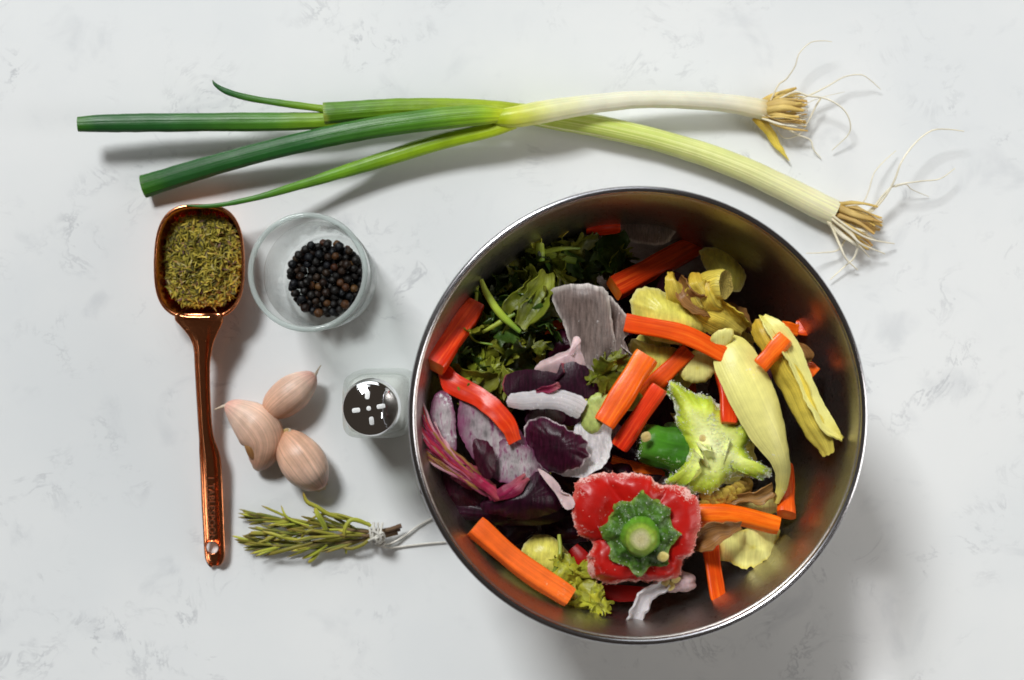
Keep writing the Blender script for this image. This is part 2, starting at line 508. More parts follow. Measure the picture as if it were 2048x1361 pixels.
M['carrot'] = veg('carrot', [(0, (.88, .095, .003)), (1, (.94, .13, .004))], streak=.20, sscale=(4.5, 4.5, 1.6), blotch=.10, rough=.30, sss=.12, sssr=(.002,), bump=.12, vary=.12, spec=.35, streak2=(.94, .19, .012))
M['carrot_shade_red'] = veg('carrot_shade_red', [(0, (.70, .035, .004)), (1, (.80, .06, .006))], streak=.22, sscale=(4.5, 4.5, 1.6), blotch=.12, rough=.32, bump=.12, vary=.08, spec=.35, streak2=(.82, .10, .012))  # redder copy of carrot, partly shade put into the colour
M['carrot_end'] = veg('carrot_end', [(0, (.88, .30, .06)), (.6, (.84, .17, .015)), (1, (.84, .15, .015))], streak=.1, rough=.4, sss=.2, bump=.1)
M['carrot_frost'] = veg('carrot_frosted', [(0, (.86, .12, .005)), (1, (.90, .16, .012))], streak=.22, sscale=(4.5, 4.5, 1.6), frost=.12, frcol=(.9, .42, .18), rough=.5, sss=.2, bump=.3)
LEAFG = [(0, (.46, .54, .015)), (.12, (.24, .40, .012)), (.32, (.075, .22, .015)), (.6, (.022, .115, .022)), (.9, (.018, .095, .02)), (1, (.035, .14, .012))]
M['onion_leaf'] = veg('spring_onion_leaf', LEAFG, streak=.30, sscale=(7, 7, 1.2), blotch=.10, rough=.36, bump=.25, vary=0, sss=.05)
M['onion_leaf_light'] = veg('spring_onion_sheath', [(0, (.52, .58, .025)), (.3, (.32, .45, .012)), (.75, (.11, .26, .010)), (.97, (.09, .22, .010)), (1, (.30, .38, .05))], streak=.40, sscale=(8, 8, 1.0), rough=.38, bump=.3, vary=0)
M['onion_leaf_thin'] = veg('spring_onion_thin_leaf', [(0, (.52, .60, .025)), (.15, (.34, .50, .012)), (.45, (.13, .30, .010)), (.75, (.045, .17, .015)), (1, (.035, .13, .02))], streak=.2, sscale=(6, 6, 1), rough=.35, bump=.15, vary=0)
M['onion_cut'] = veg('spring_onion_cut', [(0, (.05, .14, .01)), (.5, (.08, .2, .015)), (1, (.30, .46, .05))], streak=.1, rough=.5)
M['onion_stem_white'] = veg('spring_onion_stem', [(0, (.32, .45, .010)), (.13, (.44, .54, .015)), (.25, (.62, .66, .08)), (.36, (.75, .75, .36)), (.5, (.80, .79, .60)), (.8, (.80, .78, .62)), (.97, (.78, .70, .46)), (1, (.62, .45, .18))], streak=.12, sscale=(7, 7, .8), rough=.32, sss=.2, bump=.15, vary=0, blotch=.06)
M['onion_stem_green'] = veg('spring_onion_stem_green', [(0, (.80, .75, .52)), (.12, (.82, .78, .50)), (.35, (.74, .75, .34)), (.6, (.60, .68, .18)), (.9, (.50, .62, .08)), (1, (.45, .58, .05))], streak=.2, sscale=(9, 9, .7), rough=.34, sss=.2, bump=.2, vary=0, streak2=(.78, .78, .42), blotch=.06)
M['root_tan'] = veg('root_tan', [(0, (.50, .31, .07)), (.5, (.68, .48, .16)), (1, (.60, .38, .10))], streak=.25, rough=.6, vary=.25)
M['root_white'] = veg('root_white', [(0, (.78, .70, .48)), (.5, (.85, .80, .66)), (1, (.80, .74, .56))], streak=.1, rough=.5, vary=.1)
M['garlic'] = veg('garlic_skin', [(0, (.56, .36, .18)), (.12, (.58, .30, .19)), (.4, (.74, .45, .32)), (.7, (.80, .56, .44)), (.9, (.68, .36, .30)), (1, (.76, .58, .46))], streak=.30, sscale=(14, 14, .8), blotch=.22, bscale=90, rough=.38, sss=.2, sssr=(.002,), bump=.25, vary=.05)
M['garlic_brown'] = veg('garlic_inner_face', [(0, (.62, .38, .18)), (.4, (.42, .20, .07)), (1, (.34, .14, .05))], streak=.3, sscale=(6, .3, .6), rough=.35, bump=.2, vary=0)
M['garlic_root'] = veg('garlic_root', [(0, (.16, .09, .03)), (.6, (.34, .22, .08)), (1, (.56, .40, .18))], streak=.4, rough=.8, bump=.8)
M['garlic_film'] = veg('garlic_film', [(0, (.80, .72, .62)), (1, (.78, .66, .5))], streak=.2, rough=.4, trans=.4)
M['rosemary_leaf'] = veg('rosemary_leaf', [(0, (.42, .41, .05)), (.5, (.40, .41, .045)), (.85, (.48, .43, .06)), (1, (.40, .25, .05))], streak=.5, sscale=(1.6, 1.6, .4), rough=.5, bump=.2, vary=.45)
M['rosemary_dark'] = veg('rosemary_leaf_dark', [(0, (.13, .15, .025)), (.6, (.17, .18, .03)), (1, (.26, .2, .04))], streak=.5, sscale=(1.6, 1.6, .4), rough=.55, vary=.35)
M['rosemary_stem'] = veg('rosemary_stem', [(0, (.16, .09, .05)), (.25, (.24, .16, .07)), (1, (.26, .22, .08))], streak=.4, rough=.7, bump=.5, vary=.2)
M['twine'] = veg('twine', [(0, (.80, .77, .70)), (1, (.80, .77, .70))], streak=.3, sscale=(3, 3, 60), rough=.8, bump=.6)
for i, (a, vy) in enumerate([((.009, .007, .0065), .3), ((.022, .011, .006), .3), ((.075, .030, .010), .35), ((.007, .0075, .010), .3)]):
    M['pepper%d' % i] = veg('peppercorn_skin_%d' % i, [(0, a), (1, a)], streak=.1, blotch=.45, bscale=500, rough=.5, spec=.3, bump=.7, bumpscale=900, vary=vy)
TH = [(.27, .225, .02), (.42, .34, .035), (.09, .08, .012), (.56, .42, .05), (.38, .22, .05), (.18, .09, .07), (.50, .42, .16)]
M['thyme'] = [veg('thyme_%d' % i, [(0, c), (1, c)], streak=.2, rough=.7, vary=0, bump=0) for i, c in enumerate(TH)]

M['red_onion'] = veg('red_onion_skin', [(0, (.028, .003, .011)), (.75, (.045, .004, .016)), (.95, (.07, .008, .03)), (1, (.62, .52, .54))], streak=.7, sscale=(22, 3, .6), rough=.36, frost=.08, frcol=(.42, .30, .36), bump=.3, vary=.2, spec=.3)
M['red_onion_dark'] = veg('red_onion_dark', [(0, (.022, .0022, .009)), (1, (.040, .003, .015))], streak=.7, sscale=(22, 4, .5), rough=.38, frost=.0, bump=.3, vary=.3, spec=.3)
M['red_onion_magenta'] = veg('red_onion_magenta', [(0, (.26, .006, .04)), (.5, (.30, .010, .05)), (1, (.46, .10, .10))], streak=.6, sscale=(5, 5, .6), rough=.45, bump=.5, vary=.35)
M['strand_pale'] = veg('onion_strand_pale', [(0, (.55, .34, .36)), (.5, (.42, .10, .16)), (1, (.40, .05, .11))], streak=.5, sscale=(6, 2, .6), rough=.5, bump=.4, vary=.3)
M['onion_flesh'] = veg('onion_flesh_white', [(0, (.56, .52, .53)), (.6, (.58, .53, .54)), (1, (.74, .71, .71))], streak=.3, sscale=(18, 6, .8), frost=.38, rough=.4, sss=.2, bump=.35, vary=.06)
M['onion_flesh_purple'] = veg('onion_flesh_purple', [(0, (.50, .45, .45)), (.6, (.42, .35, .37)), (1, (.20, .04, .11))], streak=.5, sscale=(10, 3, .4), streak2=(.16, .03, .09), frost=.30, rough=.42, bump=.4, vary=.06, blotch=.3, bscale=200)
M['onion_flesh_grey'] = veg('onion_flesh_grey', [(0, (.21, .155, .135)), (.5, (.16, .115, .10)), (.85, (.22, .17, .155)), (1, (.62, .56, .52))], streak=.5, sscale=(24, 3, .4), frost=.22, frcol=(.72, .68, .68), rough=.42, bump=.5, vary=.05)
M['onion_flesh_pink'] = veg('onion_flesh_pink', [(0, (.62, .42, .44)), (1, (.66, .48, .47))], streak=.2, sscale=(6, 3, .6), frost=.08, rough=.35, sss=.2, bump=.2, vary=.05)
M['onion_edge'] = veg('onion_edge', [(0, (.75, .68, .70)), (1, (.75, .68, .70))], streak=.2, frost=.35, rough=.45, bump=.5)
M['yellow_flesh'] = veg('yellow_onion_flesh', [(0, (.76, .70, .14)), (.5, (.78, .71, .12)), (.9, (.74, .64, .13)), (1, (.82, .74, .28))], streak=.28, sscale=(8, 3, .7), frost=.12, frcol=(.8, .8, .6), rough=.36, bump=.3, vary=.05)
M['yellow_pale'] = veg('yellow_onion_petal', [(0, (.76, .66, .12)), (.15, (.84, .78, .25)), (.8, (.86, .80, .27)), (1, (.76, .64, .12))], streak=.15, sscale=(15, .2, .5), frost=.03, rough=.36, bump=.25, vary=.03, blotch=.10, bscale=160)
M['yellow_skin'] = veg('yellow_onion_skin', [(0, (.68, .43, .04)), (.4, (.82, .62, .08)), (1, (.86, .71, .13))], streak=.45, sscale=(16, .3, .7), rough=.33, bump=.4, vary=.04, trans=.06, blotch=.18, bscale=150)
M['brown_skin'] = veg('brown_onion_skin', [(0, (.36, .16, .04)), (.5, (.46, .23, .07)), (1, (.40, .20, .06))], streak=.5, sscale=(9, .3, .8), rough=.35, bump=.4, vary=.1, trans=.3)
M['skin_cut'] = veg('onion_neck_cut', [(0, (.42, .32, .06)), (1, (.50, .38, .08))], streak=.6, sscale=(9, 9, 9), rough=.7, bump=1.0, frost=.1)
M['celery_dark'] = veg('celery_leaf_dark', [(0, (.10, .14, .015)), (.5, (.035, .075, .012)), (1, (.055, .095, .012))], streak=.35, sscale=(6, 6, 2), blotch=.45, bscale=110, rough=.34, bump=.5, vary=.45, trans=.2)
M['celery_mid'] = veg('celery_leaf_mid', [(0, (.30, .31, .03)), (.5, (.15, .175, .014)), (1, (.20, .21, .018))], streak=.35, sscale=(6, 6, 2), blotch=.4, bscale=120, rough=.36, bump=.5, vary=.3, trans=.2)
M['celery_yellow'] = veg('celery_leaf_yellow', [(0, (.50, .50, .05)), (.5, (.44, .44, .035)), (1, (.40, .38, .03))], streak=.3, sscale=(6, 6, 2), blotch=.3, rough=.36, bump=.4, vary=.2, trans=.2)
M['celery_stem'] = veg('celery_stem', [(0, (.40, .46, .06)), (.5, (.34, .42, .04)), (1, (.16, .26, .03))], streak=.3, sscale=(5, 5, .5), rough=.34, bump=.25, vary=.25)
M['celery_chunk'] = veg('celery_chunk', [(0, (.52, .60, .18)), (1, (.46, .56, .14))], streak=.3, sscale=(6, 3, 1), frost=.15, rough=.4, sss=.2, bump=.4)
M['green_flesh'] = veg('green_pepper_flesh', [(0, (.84, .86, .46)), (.42, (.78, .83, .28)), (.7, (.60, .70, .08)), (.9, (.44, .57, .03)), (1, (.54, .62, .12))], streak=.25, sscale=(4, 4, 2), blotch=.22, bscale=70, frost=.28, frcol=(.82, .86, .66), fscale=900, edgefrost=.22, rough=.45, sss=.2, bump=.7, bumpscale=900, vary=0)
M['green_edge'] = veg('green_pepper_edge', [(0, (.24, .38, .04)), (1, (.24, .38, .04))], streak=.3, frost=.3, frcol=(.8, .84, .65), rough=.45, bump=.6)
M['green_skin'] = veg('green_pepper_skin', [(0, (.035, .13, .012)), (.5, (.06, .22, .015)), (1, (.10, .24, .03))], streak=.3, sscale=(4, 4, 1), frost=.12, frcol=(.6, .7, .45), rough=.25, bump=.3, vary=0, coat=.3)
M['calyx'] = veg('pepper_calyx', [(0, (.08, .20, .010)), (.5, (.045, .125, .008)), (.85, (.05, .13, .010)), (1, (.16, .26, .04))], streak=.4, sscale=(9, 9, 4), blotch=.4, bscale=260, frost=.24, frcol=(.62, .72, .5), fscale=800, rough=.35, bump=1.0, bumpscale=500, vary=0)
M['pstem'] = veg('pepper_stem', [(0, (.07, .22, .015)), (.5, (.13, .32, .02)), (1, (.30, .42, .05))], streak=.3, sscale=(4, 4, 1), frost=.1, frcol=(.6, .7, .4), rough=.35, bump=.4, vary=0)
M['pstem_cut'] = veg('pepper_stem_cut', [(0, (.66, .58, .26)), (.5, (.74, .68, .36)), (1, (.42, .50, .10))], streak=.5, sscale=(12, 12, 6), rough=.7, bump=1.0, vary=0)
M['red_skin'] = veg('red_pepper_skin', [(0, (.30, .004, .003)), (.5, (.40, .005, .003)), (.9, (.50, .010, .006)), (1, (.62, .12, .09))], streak=.12, sscale=(3, 3, 1), blotch=.12, bscale=60, frost=.04, frcol=(.85, .55, .5), edgefrost=.34, fscale=1100, rough=.38, bump=.2, vary=0, coat=.05, spec=.3)
M['red_edge'] = veg('red_pepper_edge', [(0, (.60, .06, .03)), (1, (.60, .06, .03))], streak=.2, frost=.55, frcol=(.86, .66, .6), fscale=1300, rough=.5, bump=.9, vary=0)
M['seed'] = veg('pepper_seed', [(0, (.66, .50, .14)), (1, (.72, .58, .22))], streak=.2, rough=.45, bump=.2, vary=.2)
M['seed_brown'] = veg('pepper_seed_brown', [(0, (.46, .30, .04)), (1, (.58, .40, .07))], streak=.2, rough=.45, bump=.2, vary=.25)

# ------------------------------------------------------------------ the setting
def box(x0, x1, y0, y1, z0, z1):
    V = [(x, y, z) for x in (x0, x1) for y in (y0, y1) for z in (z0, z1)]
    F = [(0, 1, 3, 2), (4, 6, 7, 5), (0, 4, 5, 1), (2, 3, 7, 6), (0, 2, 6, 4), (1, 5, 7, 3)]
    return V, F, None, None
mk('countertop', box(-1.1, 1.1, -.8, .8, -.03, 0), M['quartz'], kind='structure', origin=(0, 0, 0), smooth=False,
   label='white quartz countertop with faint grey veins')

# ------------------------------------------------------------------ spring onions
def px_r(widths, zs):
    return np.array([0.5 * a * mpp(z) for a, z in zip(widths, zs)])

def shoot(name, pts, mats, parent, n=40, flat_=.8, seg=64, rib=.018, recess=0.0, p=2.0, **k):
    """pts rows (px, py, z, full width px)."""
    s = cr(pts, n)
    path = np.array([P(a, b, c) for a, b, c, _ in s])
    rad = np.array([max(.3, a[3]) * .5 * mpp(a[2]) for a in s])
    return mk(name, tube(path, rad, n=seg, flat=flat_, p=p, recess=recess, rough=.00025, rscale=160, rib=rib if name != 'stem' else .006, **k), mats, parent)

def stub_roots(parent, base, tip, spread, nroots, seed, width=4.6, z0=.006):
    r = random.Random(seed)
    b = np.array(base); t = np.array(tip); d = t - b; perp = np.array([-d[1], d[0]]) / np.linalg.norm(d)
    for i in range(nroots):
        u = r.uniform(-1, 1); zz = r.uniform(-1, 1)
        o0 = b + perp * u * spread[0]
        e = b + d * r.uniform(.72, 1.06) + perp * (u * spread[1] + r.uniform(-6, 6))
        if r.random() < .25: e = e + perp * r.uniform(-16, 16)
        m1 = (o0 + e) / 2 + perp * r.uniform(-9, 9)
        zb = z0 + zz * .0035; ze = max(.0012, z0 + zz * .006)
        pts = [(o0[0], o0[1], zb), (m1[0], m1[1], (zb + ze) / 2 + r.uniform(0, .002)), (e[0], e[1], ze)]
        path = pxpath(pts, 7)
        wd = width * r.choice([.35, .5, .7, 1.0, 1.5, 1.9]) * r.uniform(.8, 1.2) * K
        mk('root', tube(path, np.linspace(wd * .8, wd * .35, 7) * np.array([.7, 1.1, 1.2, 1.15, 1.1, 1, .8]), n=6, flat=.5, rough=.0003, rscale=600, seed=i), M['root_tan'] if r.random() < .8 else M['root_white'], parent)

def hair(parent, pts, z=(.004, .006), wd=1.5, n=26):
    m = len(pts)
    zs = np.interp(np.linspace(0, 1, m), np.linspace(0, 1, len(z)), z)
    path = pxpath([(a, b, c) for (a, b), c in zip(pts, zs)], n)
    rr = np.interp(np.linspace(0, 1, n), [0, .6, 1], [wd * 1.25 * K, wd * .9 * K, wd * .45 * K])
    mk('root', tube(path, rr, n=6), M['root_white'], parent)

so1 = thing('spring_onion', 'white-stemmed spring onion with wide dark green leaf, resting across the other stem', 'spring onion', P(1530, 222), 'spring onions')
shoot('stem', [(980, 238, .0170, 14), (1004, 237, .0175, 36), (1040, 233, .0178, 43), (1100, 222, .0178, 45), (1190, 208, .0165, 38), (1290, 199, .0145, 35), (1400, 202, .012, 36), (1475, 210, .0095, 38), (1530, 221, .0075, 43)], [M['onion_stem_white'], M['root_tan']], so1, flat_=.95)
shoot('leaf', [(1012, 231, .019, 24), (960, 231, .0195, 40), (880, 238, .0195, 44), (760, 254, .0195, 43), (640, 277, .0175, 41), (500, 311, .013, 40), (380, 345, .009, 43), (287, 374, .0055, 46)], [M['onion_leaf'], M['onion_cut']], so1, flat_=.62, recess=.004)
shoot('leaf', [(1030, 246, .017, 24), (975, 262, .0150, 29), (880, 284, .012, 33), (780, 315, .0105, 31), (690, 343, .012, 25), (600, 371, .0155, 18), (520, 394, .0195, 12), (450, 409, .0202, 9), (405, 413, .0198, 7), (372, 411, .0190, 2)], [M['onion_leaf_thin'], M['onion_cut']], so1, flat_=.7)
stub_roots(so1, (1524, 221), (1612, 222), (18, 32), 64, 3, z0=.008)
mk('dry_sheath', ribbon([(1515, 232, .009, 22), (1535, 258, .006, 20), (1556, 290, .004, 14), (1579, 322, .003, 2)], th=.0004, curl=-.5, crumple=.0006), M['yellow_skin'], so1)
hair(so1, [(1540, 205), (1557, 170), (1572, 159), (1590, 133), (1598, 108), (1620, 86), (1645, 82), (1664, 84)], (.008, .012, .016, .012))
hair(so1, [(1570, 205), (1616, 192), (1653, 174), (1689, 154), (1722, 150), (1741, 161), (1761, 179)], (.008, .010, .010, .003))
hair(so1, [(1540, 210), (1587, 185), (1616, 192), (1653, 198), (1686, 218), (1700, 244), (1697, 269), (1664, 301)], (.010, .013, .012, .003), 1.8)
hair(so1, [(1642, 196), (1631, 214), (1616, 244), (1598, 269), (1572, 277), (1557, 266), (1545, 240)], (.009, .006, .004), 1.5)
hair(so1, [(1560, 240), (1572, 255), (1594, 269), (1620, 280), (1627, 299), (1642, 317)], (.006, .008, .004, .001), 1.8)
hair(so1, [(1560, 220), (1600, 212), (1640, 196), (1690, 184)], (.008, .008, .005), 1.0)

so2 = thing('spring_onion', 'yellow-green spring onion with sheath cut square and two leaves coming out of it', 'spring onion', P(1670, 432), 'spring onions')
shoot('stem', [(1668, 427, .0072, 52), (1630, 408, .0072, 52), (1560, 373, .007, 50), (1480, 336, .007, 48), (1390, 303, .007, 46), (1300, 277, .007, 44), (1200, 254, .0072, 44), (1110, 238, .0075, 44), (1035, 226, .0085, 38)], [M['onion_stem_green'], M['root_tan']], so2, flat_=.95)
shoot('sheath', [(1060, 231, .009, 38), (990, 221, .011, 38), (900, 216, .0125, 38), (800, 217, .0135, 39), (720, 222, .014, 41), (648, 228, .0145, 45)], [M['onion_leaf_light'], M['onion_cut']], so2, flat_=.68, recess=.006)
shoot('leaf', [(720, 236, .0125, 26), (640, 242, .0135, 34), (540, 244, .0135, 37), (420, 245, .0145, 37), (300, 246, .016, 37), (220, 247, .0175, 36), (156, 249, .0185, 30)], [M['onion_leaf'], M['onion_cut']], so2, flat_=.66, recess=.003)
shoot('leaf', [(700, 226, .0140, 15), (645, 218, .0150, 15), (570, 208, .017, 14), (505, 198, .018, 13), (468, 189, .019, 12), (444, 179, .0195, 10), (430, 169, .020, 6), (425, 161, .020, 1)], [M['onion_leaf'], M['onion_cut']], so2, flat_=.7)
stub_roots(so2, (1664, 425), (1752, 468), (20, 34), 60, 5, z0=.007)
for pts, z, wd in [
    ([(1670, 412), (1678, 413), (1722, 407), (1737, 383), (1748, 347), (1770, 321), (1792, 302)], (.008, .012, .010, .004), 1.6),
    ([(1690, 440), (1737, 427), (1767, 398), (1789, 361), (1803, 324), (1829, 288), (1862, 262), (1895, 259), (1928, 263)], (.008, .012, .018, .016, .012), 2.1),
    ([(1690, 436), (1741, 420), (1765, 392), (1789, 372), (1840, 363), (1880, 358), (1910, 337)], (.009, .012, .014, .010), 1.9),
    ([(1789, 374), (1811, 369), (1825, 380), (1858, 394)], (.010, .008, .001), 1.2),
    ([(1665, 432), (1704, 460), (1741, 479), (1789, 488)], (.013, .014, .004), 2.4),
    ([(1663, 438), (1700, 468), (1719, 486), (1737, 495), (1770, 508)], (.013, .015, .006), 2.4),
    ([(1660, 445), (1682, 497), (1693, 519), (1715, 540)], (.010, .012, .003), 2.4),
    ([(1680, 450), (1704, 468), (1715, 490), (1708, 516), (1693, 530), (1660, 560)], (.013, .012, .006, .003), 2.2),
    ([(1690, 480), (1675, 501), (1642, 506), (1612, 507)], (.005, .006, .012), 1.6),
    ([(1690, 470), (1719, 493), (1739, 515)], (.010, .010, .002), 1.8)]:
    hair(so2, pts, z, wd)

# ------------------------------------------------------------------ copper tablespoon
def superell(cx, cy, a, b, p, n):
    out = []
    for j in range(n):
        t = 2 * math.pi * j / n
        c, s = math.cos(t), math.sin(t)
        out.append((cx + a * math.copysign(abs(c) ** (2 / p), c), cy + b * math.copysign(abs(s) ** (2 / p), s)))
    return np.array(out)

sp = thing('measuring_spoon', 'copper tablespoon measure heaped with dried thyme', 'measuring spoon', P(398, 525))
SZ = .0185
c0 = P(398, 524, SZ)
A, B = 88 * mpp(SZ), 112 * mpp(SZ)
prof = [(1.035, SZ - .0011), (1.03, SZ), (1.0, SZ + .0004), (.97, SZ), (.955, SZ - .003), (.93, SZ - .007), (.875, SZ - .0118), (.75, SZ - .0155), (.5, SZ - .0170), (.02, SZ - .0172)]
outer = [(.02, SZ - .0183), (.5, SZ - .0181), (.78, SZ - .0165), (.91, SZ - .0125), (.965, SZ - .007), (1.0, SZ - .0022)]
V, F, TC = [], [], []
NS = 96
for k, (s, z) in enumerate(prof + outer):
    pp = 3.0 if s > .8 else 2.6
    e = superell(0, 0, A * s, B * s, pp, NS)
    for j in range(NS):
        ty = e[j][1] / B
        taper_x = 1 - .05 * max(0, ty)            # a little narrower at the tip
        V.append((c0[0] + e[j][0] * taper_x, c0[1] + e[j][1], max(z, .0003))); TC.append((e[j][0] / A, e[j][1] / B, k / 16))
m_ = len(prof + outer)
for k in range(m_):
    k2 = (k + 1) % m_
    for j in range(NS):
        j2 = (j + 1) % NS
        F.append((k * NS + j, k * NS + j2, k2 * NS + j2, k2 * NS + j))
mk('scoop', (np.array(V), F, np.array(TC), None), M['copper'], sp)

# handle: channel section swept down the photograph's edge table
edges = [(627, 352, 446, .0236), (640, 352, 449, .0238), (651, 361, 445, .0232), (666, 374, 438, .0225), (682, 384, 431, .0216), (700, 389, 426, .0205), (730, 391, 422, .019), (780, 394, 422, .0165), (830, 397, 424, .014),
         (862, 399, 427, .0125), (880, 400, 431, .0117), (900, 400, 439, .0108), (920, 401, 444, .01), (960, 403, 447, .0084), (1010, 405, 449, .0065), (1060, 408, 451, .0048), (1100, 410, 452, .0036), (1117, 412, 450, .0030), (1128, 418, 444, .0026), (1132, 424, 438, .0024)]
E = cr(edges, 70); E[:, 3] = .0024 + (E[:, 3] - .0024) * (SZ - .0009 - .0024) / (.0238 - .0024)
tt = np.array([-1, -.93, -.8, -.7, -.5, -.3, -.1, .1, .25, .35, .5, .7, .88, 1.0])
hz = np.array([.0018, .0022, .0013, .0004, .0, .0, .0, .0, .0003, .0008, .0016, .0025, .0029, .0026])
def hz_at(t, width): return np.interp(t, tt, hz) * min(1.0, width / 44)
V, F, TC = [], [], []
for i, (y, l, r_, z) in enumerate(E):
    for t in tt:
        x = l + (r_ - l) * (t + 1) / 2
        V.append(P(x, y, z) + np.array([0, 0, hz_at(t, r_ - l)])); TC.append((t, 0, i / 69))
mm = len(tt)
for i in range(len(E) - 1):
    for j in range(mm - 1):
        a = i * mm + j; F.append((a, a + 1, a + mm + 1, a + mm))
bd = list(range(mm)) + [i * mm + mm - 1 for i in range(1, len(E))] + [(len(E) - 1) * mm + j for j in range(mm - 2, -1, -1)] + [i * mm for i in range(len(E) - 2, 0, -1)]
handle = mk('handle', thicken(np.array(V), F, TC, bd, .0014), M['copper'], sp)
# hanging hole cut through the handle
hc = P(424, 1096, .004)
cut = mk('cutter', tube(np.array([hc + [0, 0, -.01], hc, hc + [0, 0, .01]]), 12.5 * mpp(.004), n=32), M['copper'], sp)
bo = handle.modifiers.new('hole', 'BOOLEAN'); bo.operation = 'DIFFERENCE'; bo.object = cut; bo.solver = 'EXACT'
bpy.context.view_layer.update()
dg = bpy.context.evaluated_depsgraph_get()
newme = bpy.data.meshes.new_from_object(handle.evaluated_get(dg))
handle.modifiers.clear(); handle.data = newme
for p_ in newme.polygons: p_.use_smooth = True
bpy.data.objects.remove(cut)
# raised ring round the hole
mk('hole_rim', lathe([(12.0 * K, -.0012), (12.0 * K, .0003), (13.2 * K, .0006), (14.4 * K, .0003), (14.6 * K, -.0012)], hc + [0, 0, -.0003], 40), M['copper'], handle)

def text_mesh(body, size, ext):
    cu = bpy.data.curves.new('t', 'FONT'); cu.body = body; cu.size = size; cu.extrude = ext; cu.align_x = 'CENTER'; cu.align_y = 'CENTER'
    cu.space_character = 1.08
    to = bpy.data.objects.new('t', cu); COL.objects.link(to)
    bpy.context.view_layer.update()
    me = bpy.data.meshes.new_from_object(to.evaluated_get(bpy.context.evaluated_depsgraph_get()))
    bpy.data.objects.remove(to)
    return me
me = text_mesh('1 TABLESPOON', 17 * K, .00012)
me.materials.append(M['copper_text'])
tx = bpy.data.objects.new('engraved_text', me); COL.objects.link(tx); tx.parent = handle
a0 = P(421.5, 955, np.interp(955, E[:, 0], E[:, 3])); a1 = P(424.5, 1080, np.interp(1080, E[:, 0], E[:, 3]))
mid = (a0 + a1) / 2; dx = (a1 - a0); L_ = np.linalg.norm(dx); dx /= L_
yv = np.array([1, 0, 0]) - dx * dx[0]; yv /= np.linalg.norm(yv); zv = np.cross(dx, yv)
if zv[2] < 0: yv = -yv; zv = np.cross(dx, yv)
ext_x = max(v.co.x for v in me.vertices) - min(v.co.x for v in me.vertices)
sc_ = L_ / ext_x
mw = Matrix(((dx[0] * sc_, yv[0], zv[0], 0), (dx[1] * sc_, yv[1], zv[1], 0), (dx[2] * sc_, yv[2], zv[2], 0), (0, 0, 0, 1)))
mw.translation = Vector(mid + zv * .00012 - np.array(sp['_w']))
tx.matrix_local = mw

# dried thyme heap
def thyme():
    r = random.Random(5); V, F, MI = [], [], []
    n = 0
    for i in range(3400):
        a = r.uniform(0, 2 * math.pi); rr = math.sqrt(r.random())
        e = (abs(math.cos(a)) ** 3 + abs(math.sin(a)) ** 3) ** (-1 / 3)
        x = math.cos(a) * e * rr * 74; y = math.sin(a) * e * rr * 90
        px, py = 405 + x, 522 + y
        layer = r.random()
        z = .0088 + .0052 * (1 - rr ** 2) * layer + .002 * layer + .0012 * math.sin(px * .09) * math.cos(py * .07)
        c = P(px, py, z)
        ln = r.uniform(1.0, 2.6) * .001 * (1.5 if r.random() < .12 else 1); wd = r.uniform(.28, .58) * .001
        th = r.gauss(0.6, 1.2) + (math.pi / 2 if r.random() < .3 else 0); el = r.gauss(0, .4)
        d = np.array([math.cos(th) * math.cos(el), math.sin(th) * math.cos(el), math.sin(el)])
        s = np.cross(d, (0, 0, 1)); s /= np.linalg.norm(s); u = np.cross(s, d)
        roll = r.uniform(-1.0, 1.0); s, u = s * math.cos(roll) + u * math.sin(roll), u * math.cos(roll) - s * math.sin(roll)
        bend = r.uniform(-.5, .5) * ln
        prof_ = [(-1, .15), (-.3, 1), (.4, .9), (1, .1)]
        for (t, k) in prof_:
            q = c + d * t * ln + s * bend * (t * t)
            V += [q + s * wd * k, q + u * wd * .45 * k, q - s * wd * k]
        for k in range(3):
            b = n + 3 * k
            F += [(b, b + 1, b + 4, b + 3), (b + 1, b + 2, b + 5, b + 4)]
        F += [(n, n + 3, n + 6, n + 9, n + 11, n + 8, n + 5, n + 2)]
        mi = r.choices(range(7), [28, 26, 14, 12, 6, 5, 5])[0]
        MI += [mi] * 7
        n += 12
    return np.array(V), F, None, MI
mk('dried_thyme', thyme(), M['thyme'], label='heap of dried olive-green thyme leaves in the copper spoon', cat='thyme', kind='stuff', smooth=False)

# ------------------------------------------------------------------ glass of peppercorns
GH = .070
gc = P(616, 545, GH); gc[2] = 0.0002
ro, rb = 120 * mpp(GH), .0222
prof = [(.0001, .0), (rb - .002, 0), (rb - .0005, .0008)]
nr = 13
for i in range(nr * 4 + 1):                       # ribbed lower wall
    t = i / (nr * 4); z = .002 + t * .040
    r_ = rb + (ro - rb) * (z / GH) + .00042 * math.sin(2 * math.pi * nr * t)
    prof.append((r_, z))
prof += [(rb + (ro - rb) * .8, .056), (ro - .0002, GH - .002), (ro - .0003, GH - .0007), (ro - .0010, GH), (ro - .0018, GH - .0004), (ro - .0024, GH - .0016),
         (rb + (ro - rb) * .6 - .0024, .042), (rb + (ro - rb) * .25 - .0023, .017), (rb - .0024, .0095), (rb - .0034, .0078), (rb - .006, .007), (.0001, .0068)]
tumb = thing('glass_tumbler', 'small clear ribbed glass holding black peppercorns', 'glass', gc)
mk('body', lathe(prof, gc, 128), M['glass'], tumb)
mk('lip', lathe([(ro - .0012 + .0012 * math.cos(a), GH + .0003 + .0011 * math.sin(a)) for a in np.linspace(0, 6.2832, 13)[:-1]], gc, 128, closed=True), M['glass_rim'], tumb)

